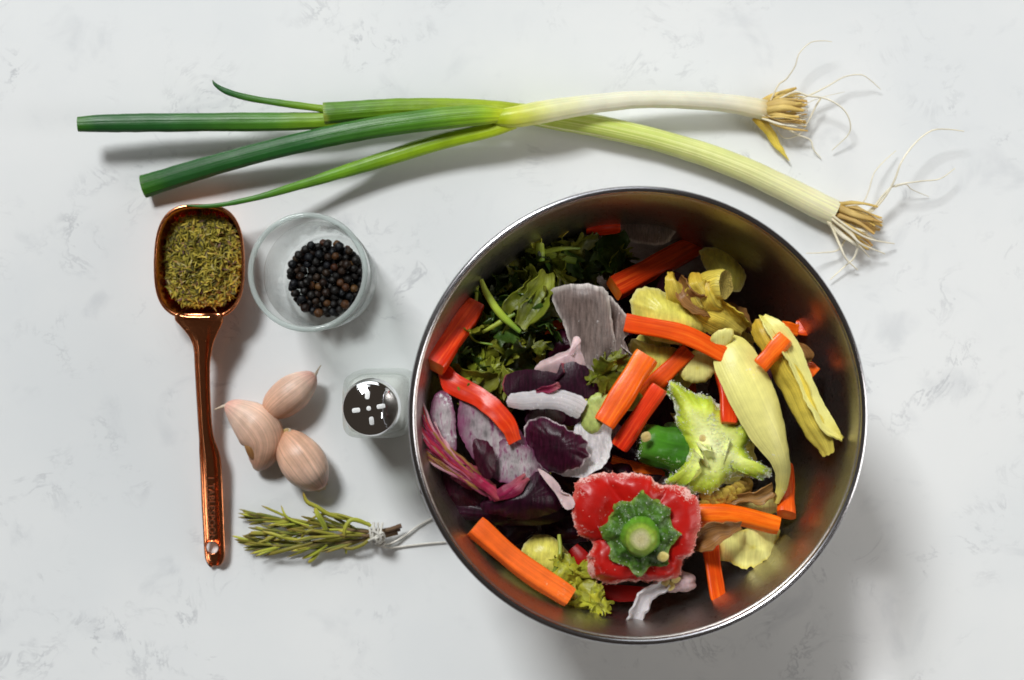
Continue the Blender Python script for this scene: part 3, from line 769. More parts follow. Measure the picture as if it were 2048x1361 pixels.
def corn(seed, amp):
    bm = bmesh.new(); bmesh.ops.create_icosphere(bm, subdivisions=3, radius=1.0)
    for v in bm.verts:
        d = v.co.normalized()
        k = 1 + amp * (abs(mnoise.noise(d * 2.6 + Vector((seed, 0, 0)))) * -1.4 + .35) + .35 * amp * mnoise.noise(d * 6 + Vector((0, seed, 0)))
        v.co = d * k * .0024
    me = bpy.data.meshes.new('peppercorn'); bm.to_mesh(me); bm.free()
    for p_ in me.polygons: p_.use_smooth = True
    return me
rp_ = random.Random(21)
pm = []
for mi in range(4):
    for s in range(3):
        me = corn(mi * 7.3 + s * 3.1, .22); me.materials.append(M['pepper%d' % mi]); pm.append(me)
spots = []
RI = rb - .0027
for i in range(215):
    best = None
    for k in range(60):
        a = rp_.uniform(0, 2 * math.pi); q = math.sqrt(rp_.random()) * (RI - .0026); r_ = .0021 * rp_.uniform(.82, 1.08)
        x, y = gc[0] + q * math.cos(a), gc[1] + q * math.sin(a)
        z = .0072 + r_
        for (X, Y, Z, R_) in spots:
            dd = (X - x) ** 2 + (Y - y) ** 2; s_ = (R_ + r_) * .94
            if dd < s_ * s_: z = max(z, Z + math.sqrt(s_ * s_ - dd))
        if best is None or z < best[2]: best = (x, y, z, r_)
    spots.append(best)
for (x, y, z, r_) in spots:
    mi = rp_.choices([0, 1, 2, 3], [46, 20, 9, 25])[0]
    o = bpy.data.objects.new('peppercorn', pm[mi * 3 + rp_.randrange(3)]); COL.objects.link(o)
    o.location = (x, y, z); o.scale = (r_ / .0024,) * 3; o.rotation_euler = [rp_.uniform(0, 6.28) for _ in range(3)]
    if mi == 2:
        o['label'] = 'reddish brown wrinkled peppercorn among the black ones in the glass'; o['group'] = 'brown peppercorns in the glass'
    else:
        o['label'] = 'black wrinkled peppercorn in the small glass'; o['group'] = 'black peppercorns in the glass'
    o['category'] = 'peppercorn'

# ------------------------------------------------------------------ garlic cloves
def clove(label, pts, flat_, seed, root=None, film=None, thread=None, ridge=.10, rotate=0.0, face=None):
    """pts rows (px, py, z, width px) from root end to tip."""
    b = P(np.mean([q[0] for q in pts]), np.mean([q[1] for q in pts]))
    t = thing('garlic_clove', label, 'garlic', b, 'garlic cloves')
    s = cr(pts, 34)
    path = np.array([P(a[0], a[1], a[2]) for a in s]); rad = np.array([max(a[3], 1) * .5 * mpp(a[2]) for a in s])
    T, S, Nn = frames(path)
    n = 40; V, TC, F = [], [], []
    for i in range(34):
        for j in range(n):
            a = 2 * math.pi * j / n
            # rounded back, two flat inner facets meeting in a ridge
            k = 1 + ridge * max(0, math.cos(1.5 * (a - rotate))) ** 3 - .05 * math.cos(3 * (a - rotate))
            q = path[i] + (S[i] * math.cos(a) + Nn[i] * math.sin(a) * flat_) * rad[i] * k
            q = q + (S[i] * math.cos(a) + Nn[i] * math.sin(a)) * (nz(q, 90, seed) * .0005 )
            q[2] = max(q[2], .0003)
            V.append(q); TC.append((math.cos(a), math.sin(a), i / 33))
    for i in range(33):
        for j in range(n):
            j2 = (j + 1) % n; F.append((i * n + j, i * n + j2, (i + 1) * n + j2, (i + 1) * n + j))
    for i in (0, 33):
        V.append(path[i]); TC.append((0, 0, i / 33)); cc = len(V) - 1
        for j in range(n): F.append((i * n + j, i * n + (j + 1) % n, cc))
    mk('skin', (np.array(V), F, np.array(TC), None), M['garlic'], t)
    if root:
        (px, py, z, w_, h_, ang, dx_, dy_, dz_) = root
        c = P(px, py, z); d = np.array([dx_, -dy_, dz_], float); d /= np.linalg.norm(d)
        r0 = w_ * .5 * K
        g = tube(np.array([c - d * .0012, c - d * .0002, c + d * .0004]), np.array([r0 * .95, r0 * 1.05, r0 * .85]), n=20, flat=h_, recess=.0007, rough=.0003, rscale=700)
        mk('root_end', g, [M['garlic_film'], M['garlic_root']], t)
    if face: mk('inner_face', ribbon(face, th=.0010, curl=-.35, crumple=.0002, seed=seed), M['garlic_brown'], t)
    if film: mk('loose_skin', ribbon(film, th=.0002, curl=-.4, crumple=.0006, seed=seed, edge=.0012), M['garlic_film'], t)
    if thread:
        path = pxpath(thread, 14); mk('dry_tip', tube(path, np.linspace(.0009, .0002, 14), n=6, flat=.5), M['garlic_film'], t)
    return t
clove('pinkish garlic clove with dry curled tip, lying above the other two cloves',
      [(534, 834, .008, 14), (540, 826, .0085, 40), (553, 813, .0095, 62), (572, 797, .0105, 71), (592, 781, .0105, 68), (610, 766, .010, 53), (624, 755, .0095, 32), (631, 750, .009, 10)],
      .85, 1.0, root=(534, 834, .0095, 27, .8, 0, -.7, .7, .55), thread=[(626, 757, .010), (632, 748, .011), (636, 740, .012), (642, 731, .013)], rotate=2.2)
clove('curved tan garlic clove with brown hollow side and pale pointed tip',
      [(513, 938, .005, 16), (519, 926, .0065, 40), (525, 905, .009, 62), (526, 882, .0105, 78), (514, 858, .011, 84), (494, 838, .0105, 72), (472, 822, .010, 48), (457, 813, .0095, 26), (451, 809, .009, 8)],
      .85, 4.0, thread=[(455, 811, .0095), (446, 813, .010), (438, 816, .010), (428, 820, .010)], rotate=4.0, ridge=.16,
      face=[(486, 862, .0150, 8), (499, 884, .0165, 26), (509, 906, .0150, 32), (515, 924, .0120, 26), (514, 936, .0085, 10)])
clove('plump pink garlic clove with pale flat root end, pointing at the rosemary',
      [(566, 872, .0075, 26), (574, 880, .0085, 54), (588, 897, .0105, 80), (604, 918, .012, 91), (619, 940, .0115, 87), (631, 957, .0105, 68), (640, 969, .010, 42), (645, 976, .0095, 12)],
      .88, 7.0, root=(566, 869, .0118, 36, .6, 0, -.5, -.65, .75), film=[(600, 962, .004, 14), (618, 972, .003, 16), (636, 978, .003, 14), (652, 968, .004, 8)], rotate=5.4)

# ------------------------------------------------------------------ rosemary bundle
def needle():
    n = 8; t = np.linspace(0, 1, n)
    path = np.stack([t, np.zeros(n), .10 * t * t], 1)
    r = np.interp(t, [0, .15, .6, .9, 1], [.022, .042, .048, .036, .008])
    V, F, TC, MI = tube(path, r, n=6, flat=.55)
    return V, F, TC, MI
nd = mk('leaf', needle(), M['rosemary_leaf'], origin=(0, 0, 0), label='x', cat='x')
ndm = nd.data; ndm2 = ndm.copy(); ndm2.materials.clear(); ndm2.materials.append(M['rosemary_dark'])
bpy.data.objects.remove(nd)
def rosemary(label, spine, nleaf, seed, extra=(), l0=58, thin=1.0):
    r = random.Random(seed)
    t = thing('rosemary_sprig', label, 'rosemary', P(spine[0][0], spine[0][1]), 'rosemary sprigs tied in a bundle')
    path = pxpath(spine, 40)
    mk('stem', tube(path, np.linspace(4.6, 1.8, 40) * K, n=8, rough=.0002, rscale=500), M['rosemary_stem'], t)
    T, S, Nn = frames(path)
    for i in range(nleaf):
        u = .26 + .74 * (i + r.random()) / nleaf
        k = min(39, int(u * 39))
        a = r.uniform(0, 2 * math.pi)
        out = S[k] * math.cos(a) + Nn[k] * (abs(math.sin(a)) if path[k][2] < .004 else math.sin(a))
        sp_ = r.uniform(.10, .46) * (1.0 - .6 * max(0, u - .7) / .3)
        d = T[k] * math.cos(sp_) + out * math.sin(sp_); d /= np.linalg.norm(d)
        yv = np.cross(Nn[k], d); yv /= np.linalg.norm(yv) + 1e-9; zv = np.cross(d, yv)
        ln = r.uniform(.75, 1.25) * l0 * K * (1.0 - .35 * max(0, u - .75) / .25)
        o = bpy.data.objects.new('leaf', ndm if r.random() < .62 else ndm2); COL.objects.link(o); o.parent = t
        wx = thin * r.uniform(.85, 1.3) * .0078
        mm_ = Matrix(((d[0] * ln, yv[0] * wx * 1.6, zv[0] * wx, 0), (d[1] * ln, yv[1] * wx * 1.6, zv[1] * wx, 0), (d[2] * ln, yv[2] * wx * 1.6, zv[2] * wx, 0), (0, 0, 0, 1)))
        pos = path[k] + out * .0005
        pos[2] = max(pos[2], .0015)
        if pos[2] + d[2] * ln < .001: d[2] = 0
        mm_.translation = Vector(pos - np.array(t['_w']))
        o.matrix_local = mm_
    for pts, wd in extra:
        pth = pxpath(pts, 16)
        rr = np.interp(np.linspace(0, 1, 16), [0, .2, .7, .93, 1], [.7, 1, .95, .6, .1]) * wd * .5 * K
        mk('leaf', tube(pth, rr, n=8, flat=.6), M['rosemary_leaf'], t)
    return t
rosemary('rosemary sprig on the garlic side of the tied bundle, with curled upright leaves', [(803, 1052, .007), (765, 1062, .008), (715, 1062, .008), (650, 1052, .007), (580, 1042, .006), (540, 1038, .006), (512, 1035, .006)], 40, 3,
         [([(700, 1040, .010), (660, 1030, .013), (635, 1015, .015), (614, 1004, .016), (606, 985, .017)], 9),
          ([(652, 1060, .012), (645, 1045, .014), (636, 1030, .016), (629, 1016, .017)], 11),
          ([(618, 1052, .009), (585, 1042, .010), (570, 1030, .011), (562, 1011, .011)], 5),
          ([(740, 1048, .011), (705, 1038, .012), (672, 1029, .012), (640, 1030, .010), (612, 1045, .008)], 6),
          ([(742, 1052, .012), (715, 1041, .014), (700, 1042, .015), (690, 1058, .015), (688, 1078, .013)], 9),
          ([(700, 1052, .010), (694, 1040, .011), (690, 1030, .011)], 4)])
rosemary('rosemary sprig in the middle of the tied bundle with brown-tipped leaves', [(800, 1058, .005), (760, 1070, .007), (710, 1072, .009), (650, 1070, .010), (590, 1068, .009), (550, 1068, .008), (526, 1066, .008)], 36, 8,
         [([(600, 1081, .009), (570, 1076, .010), (545, 1068, .010), (524, 1063, .010)], 8),
          ([(640, 1062, .012), (620, 1062, .013), (608, 1068, .012), (602, 1078, .010)], 7)], l0=52)
rosemary('rosemary sprig farthest from the garlic in the tied bundle, leaves fanning out', [(795, 1066, .004), (755, 1075, .006), (700, 1084, .006), (640, 1090, .006), (570, 1092, .006), (535, 1091, .006), (502, 1084, .006)], 44, 12,
         [([(742, 1076, .008), (725, 1090, .008), (700, 1098, .007), (675, 1092, .006)], 7),
          ([(654, 1090, .008), (630, 1106, .006), (604, 1118, .004)], 8),
          ([(640, 1100, .006), (628, 1116, .004), (616, 1126, .003)], 8),
          ([(690, 1090, .006), (692, 1100, .004), (692, 1109, .003)], 5),
          ([(625, 1085, .010), (580, 1098, .010), (550, 1106, .008), (532, 1111, .006)], 8)])

tw = thing('twine', 'white cotton string knotted round the rosemary bundle, ends running under the bowl', 'string', P(752, 1068))
def twine(pts, wd=2.2, nm='strand'):
    path = pxpath(pts, 30); mk(nm, tube(path, wd * K, n=8), M['twine'], tw)
for i, (x, tilt) in enumerate([(741, 3), (746, -2), (751, 4), (756, 0), (760, -5)]):
    loop = []
    for k in range(13):
        a = 2 * math.pi * k / 12
        loop.append((x + tilt * math.cos(a), 1068 + 21 * math.cos(a), .0068 + .0062 * math.sin(a)))
    twine(loop, 2.3, 'wrap')
twine([(738, 1082, .010), (750, 1076, .0145), (764, 1066, .0145), (768, 1076, .011), (760, 1086, .012), (752, 1078, .015), (766, 1070, .014)], 2.8, 'knot')
twine([(744, 1062, .0135), (756, 1068, .0155), (762, 1080, .0145), (750, 1088, .010), (762, 1092, .008), (770, 1084, .007)], 2.6, 'knot')
twine([(752, 1088, .006), (780, 1088, .0035), (812, 1070, .002), (840, 1050, .0015), (880, 1030, .0012), (930, 1010, .001)], 2.0, 'loose_end')
twine([(758, 1090, .006), (775, 1096, .003), (800, 1094, .0012), (850, 1088, .0012), (900, 1084, .0011), (960, 1080, .001)], 2.0, 'loose_end')

# ------------------------------------------------------------------ salt shaker
SHZ = .066
sc0 = P(739, 817, SHZ + .003); sx, sy = sc0[0], sc0[1]
sh = thing('salt_shaker', 'square glass salt shaker with domed chrome cap pierced by five holes', 'salt shaker', (sx, sy, 0))
V, F, TC = [], [], []
lev = [(.0005, .0145), (.002, .0158), (.025, .0154), (.045, .0146), (.052, .0138), (.056, .0120), (.060, .0108), (.0645, .0108)]
inn = [(.0645, .0090), (.058, .0092), (.052, .0118), (.045, .0126), (.012, .0134), (.009, .012)]
for k, (z, a) in enumerate(lev + inn):
    pp = 5.0 if z < .054 else 2.2
    for q in superell(sx, sy, a, a, pp, 48):
        V.append((q[0], q[1], z)); TC.append((0, 0, z))
mL = len(lev + inn)
for k in range(mL - 1):
    for j in range(48): F.append((k * 48 + j, k * 48 + (j + 1) % 48, (k + 1) * 48 + (j + 1) % 48, (k + 1) * 48 + j))
F.append(tuple(range(47, -1, -1))); F.append(tuple((mL - 1) * 48 + j for j in range(48)))
mk('glass_body', (np.array(V), F, np.array(TC), None), M['shaker_glass'], sh)
cr_ = 57 * mpp(SHZ)
capp = [(cr_ * 1.0, SHZ - .0095), (cr_ * 1.025, SHZ - .009), (cr_ * 1.03, SHZ - .006), (cr_ * 1.0, SHZ - .0052), (cr_ * .99, SHZ - .001), (cr_ * .975, SHZ + .0004), (cr_ * .93, SHZ + .0012), (cr_ * .895, SHZ + .0013), (cr_ * .87, SHZ + .0016),
        *[(cr_ * .86 * q, SHZ + .0016 + .0025 * (1 - q * q)) for q in (.97, .9, .8, .68, .55, .42, .28, .14, .01)]]
cap = mk('cap', lathe(capp, (sx, sy, 0), 96), M['chrome'], sh)
cp2 = cr([(a, b) for a, b in capp[8:]], 40)
def cap_z(r): return np.interp(r, cp2[::-1, 0], cp2[::-1, 1])
def hole(cx, cy, a, b, ang):
    V, F = [], []
    n = 24
    for ring, s in ((0, 1.0), (1, .85), (2, .0)):
        for j in range(n if ring < 2 else 1):
            t = 2 * math.pi * j / n
            c_, s_ = math.cos(t), math.sin(t)
            k = (abs(c_) ** 4 + abs(s_) ** 4) ** -.25 if ring < 2 else 0
            x = a * c_ * (k if a > b * 1.2 else 1) * s; y = b * s_ * (k if a > b * 1.2 else 1) * s
            X = cx + x * math.cos(ang) - y * math.sin(ang); Y = cy + x * math.sin(ang) + y * math.cos(ang)
            V.append((sx + X, sy + Y, cap_z(math.hypot(X, Y)) + (.00006 if ring == 0 else .00014)))
    for j in range(n):
        F.append((j, (j + 1) % n, n + (j + 1) % n, n + j)); F.append((n + j, n + (j + 1) % n, 2 * n))
    return np.array(V), F, None, None
u = mpp(SHZ + .009)
for (x, y, a, b, ang) in [(-4.0, 27, 8.5, 4.8, 1.5), (23.5, 4.0, 8.5, 4.8, .15), (4.5, -25.5, 8.5, 4.8, -1.5), (-27, -4.0, 8.5, 4.8, .15), (-1, 0, 4.8, 4.8, 0)]:
    mk('hole', hole(x * u, y * u, a * u, b * u, ang), M['salt'], cap)  # white pads laid on the cap paint light reflected at the holes
V, F, TC = [], [], []
for k, (z, a) in enumerate([(.0095, .0115), (.013, .0130), (.030, .0126), (.0301, .001)]):
    for q in superell(sx, sy, a, a, 5.0, 48): V.append((q[0], q[1], z + (.0015 * nz((q[0], q[1], 0), 80) if k == 2 else 0)))
for k in range(3):
    for j in range(48): F.append((k * 48 + j, k * 48 + (j + 1) % 48, (k + 1) * 48 + (j + 1) % 48, (k + 1) * 48 + j))
F.append(tuple(range(48)))
mk('salt', (np.array(V), F, None, None), M['salt'], label='white salt filling the glass shaker', cat='salt', kind='stuff')

# ------------------------------------------------------------------ mixing bowl
BH = .105
bc = P(1276, 832, BH); bc[2] = 0
RR = 460 * mpp(BH)
bowl = thing('mixing_bowl', 'brushed stainless steel mixing bowl full of frozen vegetable scraps', 'bowl', bc)
def bw(t):      # wall: t 0 bottom .. 1 rim
    pts = cr([(.030, .0006), (.047, .0010), (.060, .0060), (.0695, .018), (.0765, .036), (.0815, .058), (.0850, .080), (.0872, .093), (RR - .0018, BH - .002)], 44)
    return pts
wall = bw(0)
inner = [(r_ - .0009, z + .0009) for r_, z in wall]
prof = [(.0002, .0006)] + [tuple(q) for q in wall] + [(RR - .0018, BH - .0012)] + [(r_ , z) for r_, z in inner[::-1][0:]] + [(.0002, .0016)]
mk('shell', lathe(prof, bc, 160), M['steel'], bowl)
rimp = [(RR - .0014 + .0014 * math.cos(a), BH - .0006 + .0014 * math.sin(a)) for a in np.linspace(0, 2 * math.pi, 15)[:-1]]
mk('rolled_rim', lathe(rimp, bc, 160, closed=True), M['steel_rim'], bowl)

# ------------------------------------------------------------------ bowl contents
# deep layer: scraps that fill the bowl below the visible pieces
rf = random.Random(77)
def stick(name, label, a, b, w0, w1, flat_=.8, bend=(0, 0), group=None, mat='carrot', p=4.0, seed=0.0, rot=.4, cat='carrot'):
    a = np.array(a, float); b = np.array(b, float)
    m = (a + b) / 2 + np.array([bend[0], bend[1], 0])
    s = cr([a, m, b], 22)
    path = np.array([P(*q) for q in s])
    t = np.linspace(0, 1, 22)
    rad = np.interp(t, [0, 1], [w0, w1]) * .5 * K * (1 + .05 * np.sin(t * 9 + seed))
    rad[0] *= .94; rad[-1] *= .94
    g = tube(path, rad * .76, sect=rsect(.34 if p >= 4 else .7, 6, .15 * math.sin(seed * 3)), flat=flat_, rough=.0002, rscale=110, seed=seed, rot=rot * .5)
    # slant the cut ends a little
    V = g[0]; T = (path[1] - path[0]) / np.linalg.norm(path[1] - path[0])
    return mk(name, g, [M[mat], M['carrot_end']], label=label, cat=cat, group=group)

cz = P(1255, 818, .05)
def deep_spot(rmax, z):
    while True:
        a = rf.uniform(0, 6.283); q = math.sqrt(rf.random()) * rmax
        return np.array([bc[0] + q * math.cos(a), bc[1] + q * math.sin(a), z])
def unP(w_):
    f = K * (H - w_[2]) / H
    return (w_[0] / f + 1024, 680.5 - w_[1] / f, w_[2])
for i in range(14):
    c = deep_spot(.052, rf.uniform(.028, .05)); a = rf.uniform(0, 6.28); L_ = rf.uniform(.012, .022)
    d = np.array([math.cos(a), math.sin(a), rf.uniform(-.2, .2)]) * L_
    stick('carrot_stick', 'orange carrot stick lying deep among the scraps in the bowl', unP(c - d), unP(c + d), rf.uniform(36, 50), rf.uniform(32, 46), seed=i * 1.7, group='carrot sticks deep in the bowl')
for i in range(46):
    c = deep_spot(.058, rf.uniform(.035, .056)); R_ = rf.uniform(.010, .018)
    ph = rf.uniform(0, 6); out = [c + np.array([math.cos(k) * R_ * (1 + .2 * math.sin(2 * k + ph)), math.sin(k) * R_ * .75 * (1 + .2 * math.cos(3 * k + ph)), rf.uniform(-.3, .3) * R_ * math.cos(k)]) for k in np.linspace(0, 6.283, 11)[:-1]]
    dm = rf.uniform(.002, .007)
    mk('onion_petal', disc(out, lambda x, y, s: dm * (1 - x * x * 1.2), .0018, rings=5, nseg=30, crumple=.001, seed=i * 3.1),
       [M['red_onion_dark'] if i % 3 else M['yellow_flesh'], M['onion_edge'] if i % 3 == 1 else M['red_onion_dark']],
       label='dark purple red onion layer lying deep in the bowl' if i % 3 else 'pale yellow onion layer lying deep in the bowl', cat='onion',
       group='red onion layers deep in the bowl' if i % 3 else 'yellow onion layers deep in the bowl')

# celery leaves ------------------------------------------------
def leaf_geo(seed, size):
    r = random.Random(seed); out = []
    n = 54
    for k in range(n):
        a = 2 * math.pi * k / n
        lob = .46 + .54 * abs(math.cos(1.5 * (a - 0))) ** .8          # three lobes
        ser = 1 + .20 * math.sin(15 * a + 2 * r.random()) + r.uniform(-.10, .10)
        out.append(np.array([math.cos(a) * lob * ser * size, math.sin(a) * lob * ser * size * .9, 0]))
    f = r.uniform(.5, 1.2); sg = r.choice([-1, 1])
    def zf(x, y, s): return size * (sg * f * abs(y) * .9 - .5 * x * x * r0 + .15 * math.sin(5 * x + seed))
    r0 = r.uniform(-1, 1)
    return disc(out, zf, .00035, rings=9, nseg=110, crumple=size * .38, cs=95, seed=seed * 5.3)
leafm = {}
for mt in ('celery_dark', 'celery_mid', 'celery_yellow'):
    leafm[mt] = []
    for s in range(5):
        o = mk('celery_leaf', leaf_geo(s + 3, .0105), M[mt], origin=(0, 0, 0), label='x', cat='x')
        leafm[mt].append(o.data); bpy.data.objects.remove(o)
def leaf(px, py, z, mt, size=1.0, label=None, group=None, tilt=.6, yaw=None, rot=None):
    me = rf.choice(leafm[mt])
    o = bpy.data.objects.new('celery_leaf', me); COL.objects.link(o)
    q = P(px, py, z); d = q - bc; lim = np.interp(z, [0, .018, .036, .058, .080, .105], [.05, .0685, .0755, .081, .0852, .090]) - .0095 * size
    k = math.hypot(d[0], d[1])
    if k > lim: q[:2] = bc[:2] + d[:2] * lim / k
    o.location = q; o.scale = (size,) * 3
    o.rotation_euler = rot if rot else (rf.gauss(0, tilt), rf.gauss(0, tilt), rf.uniform(0, 6.28) if yaw is None else yaw)
    o['label'] = label; o['category'] = 'celery leaf'
    if group: o['group'] = group
    return o
DL = 'crumpled dark green celery leaf in the leafy clump against the bowl wall'; DG = 'dark celery leaves in the leafy clump'
clump = [(1000, 520, .062), (1050, 500, .064), (1100, 510, .062), (1145, 520, .060), (1000, 570, .068), (1040, 560, .072), (1085, 565, .074), (1115, 560, .072), (975, 620, .072), (1010, 625, .077), (1050, 620, .079), (1085, 615, .078),
         (950, 670, .076), (990, 680, .080), (1025, 670, .081), (1060, 660, .080), (1085, 650, .078), (930, 720, .080), (965, 725, .083), (1000, 720, .084), (1035, 715, .083), (1070, 700, .080), (925, 755, .081), (955, 760, .083), (985, 750, .083), (1010, 760, .080),
         (1120, 470, .058), (1080, 460, .058), (1150, 560, .064), (1180, 530, .060), (1210, 520, .060), (1010, 480, .070), (1060, 455, .070), (1110, 440, .070), (1150, 440, .068), (980, 500, .072), (950, 540, .074), (930, 590, .078), (915, 650, .080), (905, 700, .084), (1240, 515, .061), (1160, 490, .056), (1040, 460, .056), (960, 560, .064), (925, 640, .070), (1100, 600, .075), (1075, 540, .071), (1020, 590, .075)]
for i, (x, y, z) in enumerate(clump):
    z -= .007 * min(1, max(0, (630 - y) / 150))
    for k in range(2):
        mt = 'celery_mid' if rf.random() < .45 else 'celery_dark'
        leaf(x + rf.uniform(-14, 14), y + rf.uniform(-14, 14), z - k * .006, mt, rf.uniform(.75, 1.15), DL if mt == 'celery_dark' else 'olive green celery leaf with paler folds in the leafy clump', DG if mt == 'celery_dark' else 'olive celery leaves in the leafy clump')
# lighter long folded blades in the clump
def blade(name, label, pts, mt, cat='celery leaf', **k):
    kw = dict(th=.0004, curl=.7, crumple=.0012, cs=110, seed=rf.uniform(0, 30), edge=.0015, es=350); kw.update(k)
    return mk(name, ribbon(pts, **kw), M[mt], label=label, cat=cat)
blade('celery_leaf', 'long folded olive leaf beside the grey onion layer', [(1095, 545, .078, 20), (1080, 580, .082, 44), (1060, 620, .084, 50), (1040, 655, .084, 20)], 'celery_mid')
blade('celery_leaf', 'narrow olive leaf folded along the dark green clump', [(1070, 560, .078, 14), (1050, 585, .083, 28), (1025, 610, .084, 30), (1005, 640, .083, 12)], 'celery_mid')
blade('celery_leaf', 'leaf curled over at the bottom of the green clump', [(905, 740, .084, 18), (935, 762, .087, 40), (970, 768, .088, 42), (1000, 755, .086, 16)], 'celery_mid')
blade('celery_leaf', 'thin leaf hanging down towards the curved carrot strip', [(1010, 740, .085, 8), (1004, 762, .087, 18), (1000, 785, .087, 5)], 'celery_mid')
blade('celery_leaf', 'yellowed leaf tip standing at the top of the green clump', [(1090, 440, .058, 30), (1112, 448, .062, 52), (1108, 468, .060, 26)], 'yellow_skin')
blade('celery_leaf', 'small yellow leaf fragment beside the cut celery stalks', [(1068, 468, .068, 12), (1072, 482, .072, 22), (1076, 500, .072, 10)], 'celery_yellow')
def stem(label, pts, w_, mt='celery_stem', name='celery_stalk', cat='celery stalk', flat_=.8):
    s = cr(pts, 24); path = np.array([P(*q) for q in s])
    return mk(name, tube(path, np.interp(np.linspace(0, 1, 24), np.linspace(0, 1, len(w_)), w_) * .5 * K, n=10, flat=flat_, rough=.0002), [M[mt], M['celery_chunk']], label=label, cat=cat)
stem('bright yellow-green stalk lying diagonally over the dark leaves', [(962, 560, .084), (975, 590, .086), (998, 625, .087), (1018, 645, .087), (1040, 664, .086)], [7, 12, 14, 12, 7])
stem('yellow-green celery stalk with brown tip, cut square', [(1006, 491, .064), (1050, 498, .066), (1100, 510, .067), (1152, 523, .066)], [5, 14, 17, 13])
stem('thin green celery stalk crossing behind the yellow-green one', [(1080, 506, .071), (1120, 498, .072), (1160, 497, .070)], [10, 8, 4])
stem('thin dark stalk arching near the left bowl wall', [(960, 530, .075), (955, 570, .078), (950, 620, .080), (938, 660, .082), (950, 682, .083), (985, 690, .084)], [6, 6, 5, 5, 4, 3])
stem('thin green stalk under the leafy clump', [(965, 665, .084), (1000, 645, .085), (1030, 628, .085)], [6, 9, 7])
stem('short green stalk beside the yellow fragment', [(1080, 488, .072), (1080, 505, .073), (1082, 522, .072)], [14, 18, 14])

# carrots ------------------------------------------------------
stick('carrot_stick', 'red-orange carrot stick leaning on the bowl wall beside the dark leaves', (866, 732, .096), (952, 610, .078), 54, 46, seed=1, mat='carrot_shade_red')
stick('carrot_stick', 'dark red carrot stick in the shade under the far rim', (1228, 578, .064), (1408, 482, .044), 54, 48, seed=2, flat_=.75, mat='carrot_shade_red')
stick('carrot_stick', 'long carrot stick lying across the pale onion chunk', (1250, 645, .087), (1470, 722, .090), 44, 40, bend=(8, -14), seed=3, flat_=.6, rot=.2)
stick('carrot_stick', 'broad carrot stick leaning on the green celery chunk', (1208, 848, .097), (1294, 712, .094), 48, 52, seed=4, flat_=.62)
stick('carrot_stick', 'carrot stick wedged between the long stick and the broad stick', (1286, 790, .074), (1378, 700, .078), 46, 38, seed=5)
stick('carrot_stick', 'thin red carrot stick pointing at the green pepper stem', (1238, 895, .089), (1320, 775, .092), 38, 34, seed=6, flat_=.75, mat='carrot_shade_red')
stick('carrot_stick', 'short carrot stick standing beside the pale onion petal', (1446, 738, .084), (1458, 848, .092), 40, 38, seed=7, bend=(4, 0), mat='carrot_shade_red')
stick('carrot_stick', 'small carrot piece resting on the papery onion skin', (1520, 733, .097), (1572, 676, .097), 32, 38, seed=8, flat_=.7)
stick('carrot_stick', 'stubby carrot end against the right bowl wall', (1600, 722, .080), (1632, 748, .082), 30, 34, seed=9)
stick('carrot_stick', 'small carrot end peeping out behind the papery skin', (1560, 655, .080), (1592, 664, .078), 26, 30, seed=10)
stick('carrot_stick', 'rounded carrot stick on the steel wall right of the onion petal', (1572, 930, .066), (1573, 1030, .080), 40, 46, seed=11, p=2.6)
stick('carrot_stick', 'carrot stick pointing right from the red pepper top', (1395, 1030, .080), (1558, 1052, .082), 50, 34, bend=(0, -8), seed=12, p=3)
stick('carrot_stick', 'carrot stick standing on the steel below the brown skin', (1418, 1080, .074), (1437, 1202, .082), 40, 36, seed=13)
stick('carrot_stick', 'long frosted carrot stick along the lower bowl wall', (950, 1052, .090), (1140, 1196, .091), 46, 44, seed=14, bend=(-4, 6), mat='carrot_frost')
stick('carrot_stick', 'thin carrot sliver under the green pepper', (1222, 925, .074), (1330, 946, .076), 34, 12, seed=15, flat_=.5)
stick('carrot_stick', 'round carrot end in deep shade under the far rim', (1172, 452, .058), (1240, 450, .058), 40, 40, seed=16, p=2.2, mat='carrot_shade_red')
stick('carrot_stick', 'carrot piece in shade against the right wall', (1590, 655, .066), (1640, 662, .068), 36, 34, seed=17, mat='carrot_shade_red')
mk('pepper_strip', ribbon([(884, 738, .090, 26), (905, 768, .0925, 42), (945, 788, .0945, 40), (985, 815, .098, 38), (1015, 850, .099, 34), (1030, 886, .097, 26)], th=.0032, curl=-.06, crumple=.0005, n=34, twist=[-12, 5, 12]),
   [M['carrot_shade_red'], M['carrot']], label='curved red-orange pepper strip bending over the purple onion', cat='pepper strip')

# red onion ----------------------------------------------------
def petal(label, out, z, zf, mats, th=.0022, name='red_onion_layer', cat='red onion', **k):
    kw = dict(crumple=.0005, cs=70, seed=rf.uniform(0, 40), edge=.0007, rings=10, nseg=90); kw.update(k)
    return mk(name, pxdisc(out, z, zf, th, **kw), [M[m] for m in mats], label=label, cat=cat)
petal('grey-lilac onion layer standing like a cup beside the leaves', [(1100, 588), (1122, 574), (1160, 569), (1195, 575), (1212, 592), (1222, 640), (1232, 690), (1228, 730), (1195, 745), (1160, 735), (1140, 690), (1122, 640)], .082,
      lambda x, y, s: .012 * (1 - 2.0 * x * x) + .003 * y - .012 * max(0, y - .55), ['onion_flesh_grey', 'onion_edge'])
petal('narrow frosted onion layer behind the grey cup', [(1212, 595), (1235, 612), (1256, 640), (1256, 668), (1240, 690), (1262, 715), (1262, 745), (1235, 750), (1225, 700), (1218, 650)], .079,
      lambda x, y, s: .006 * (1 - x * x), ['onion_flesh_grey', 'onion_edge'])
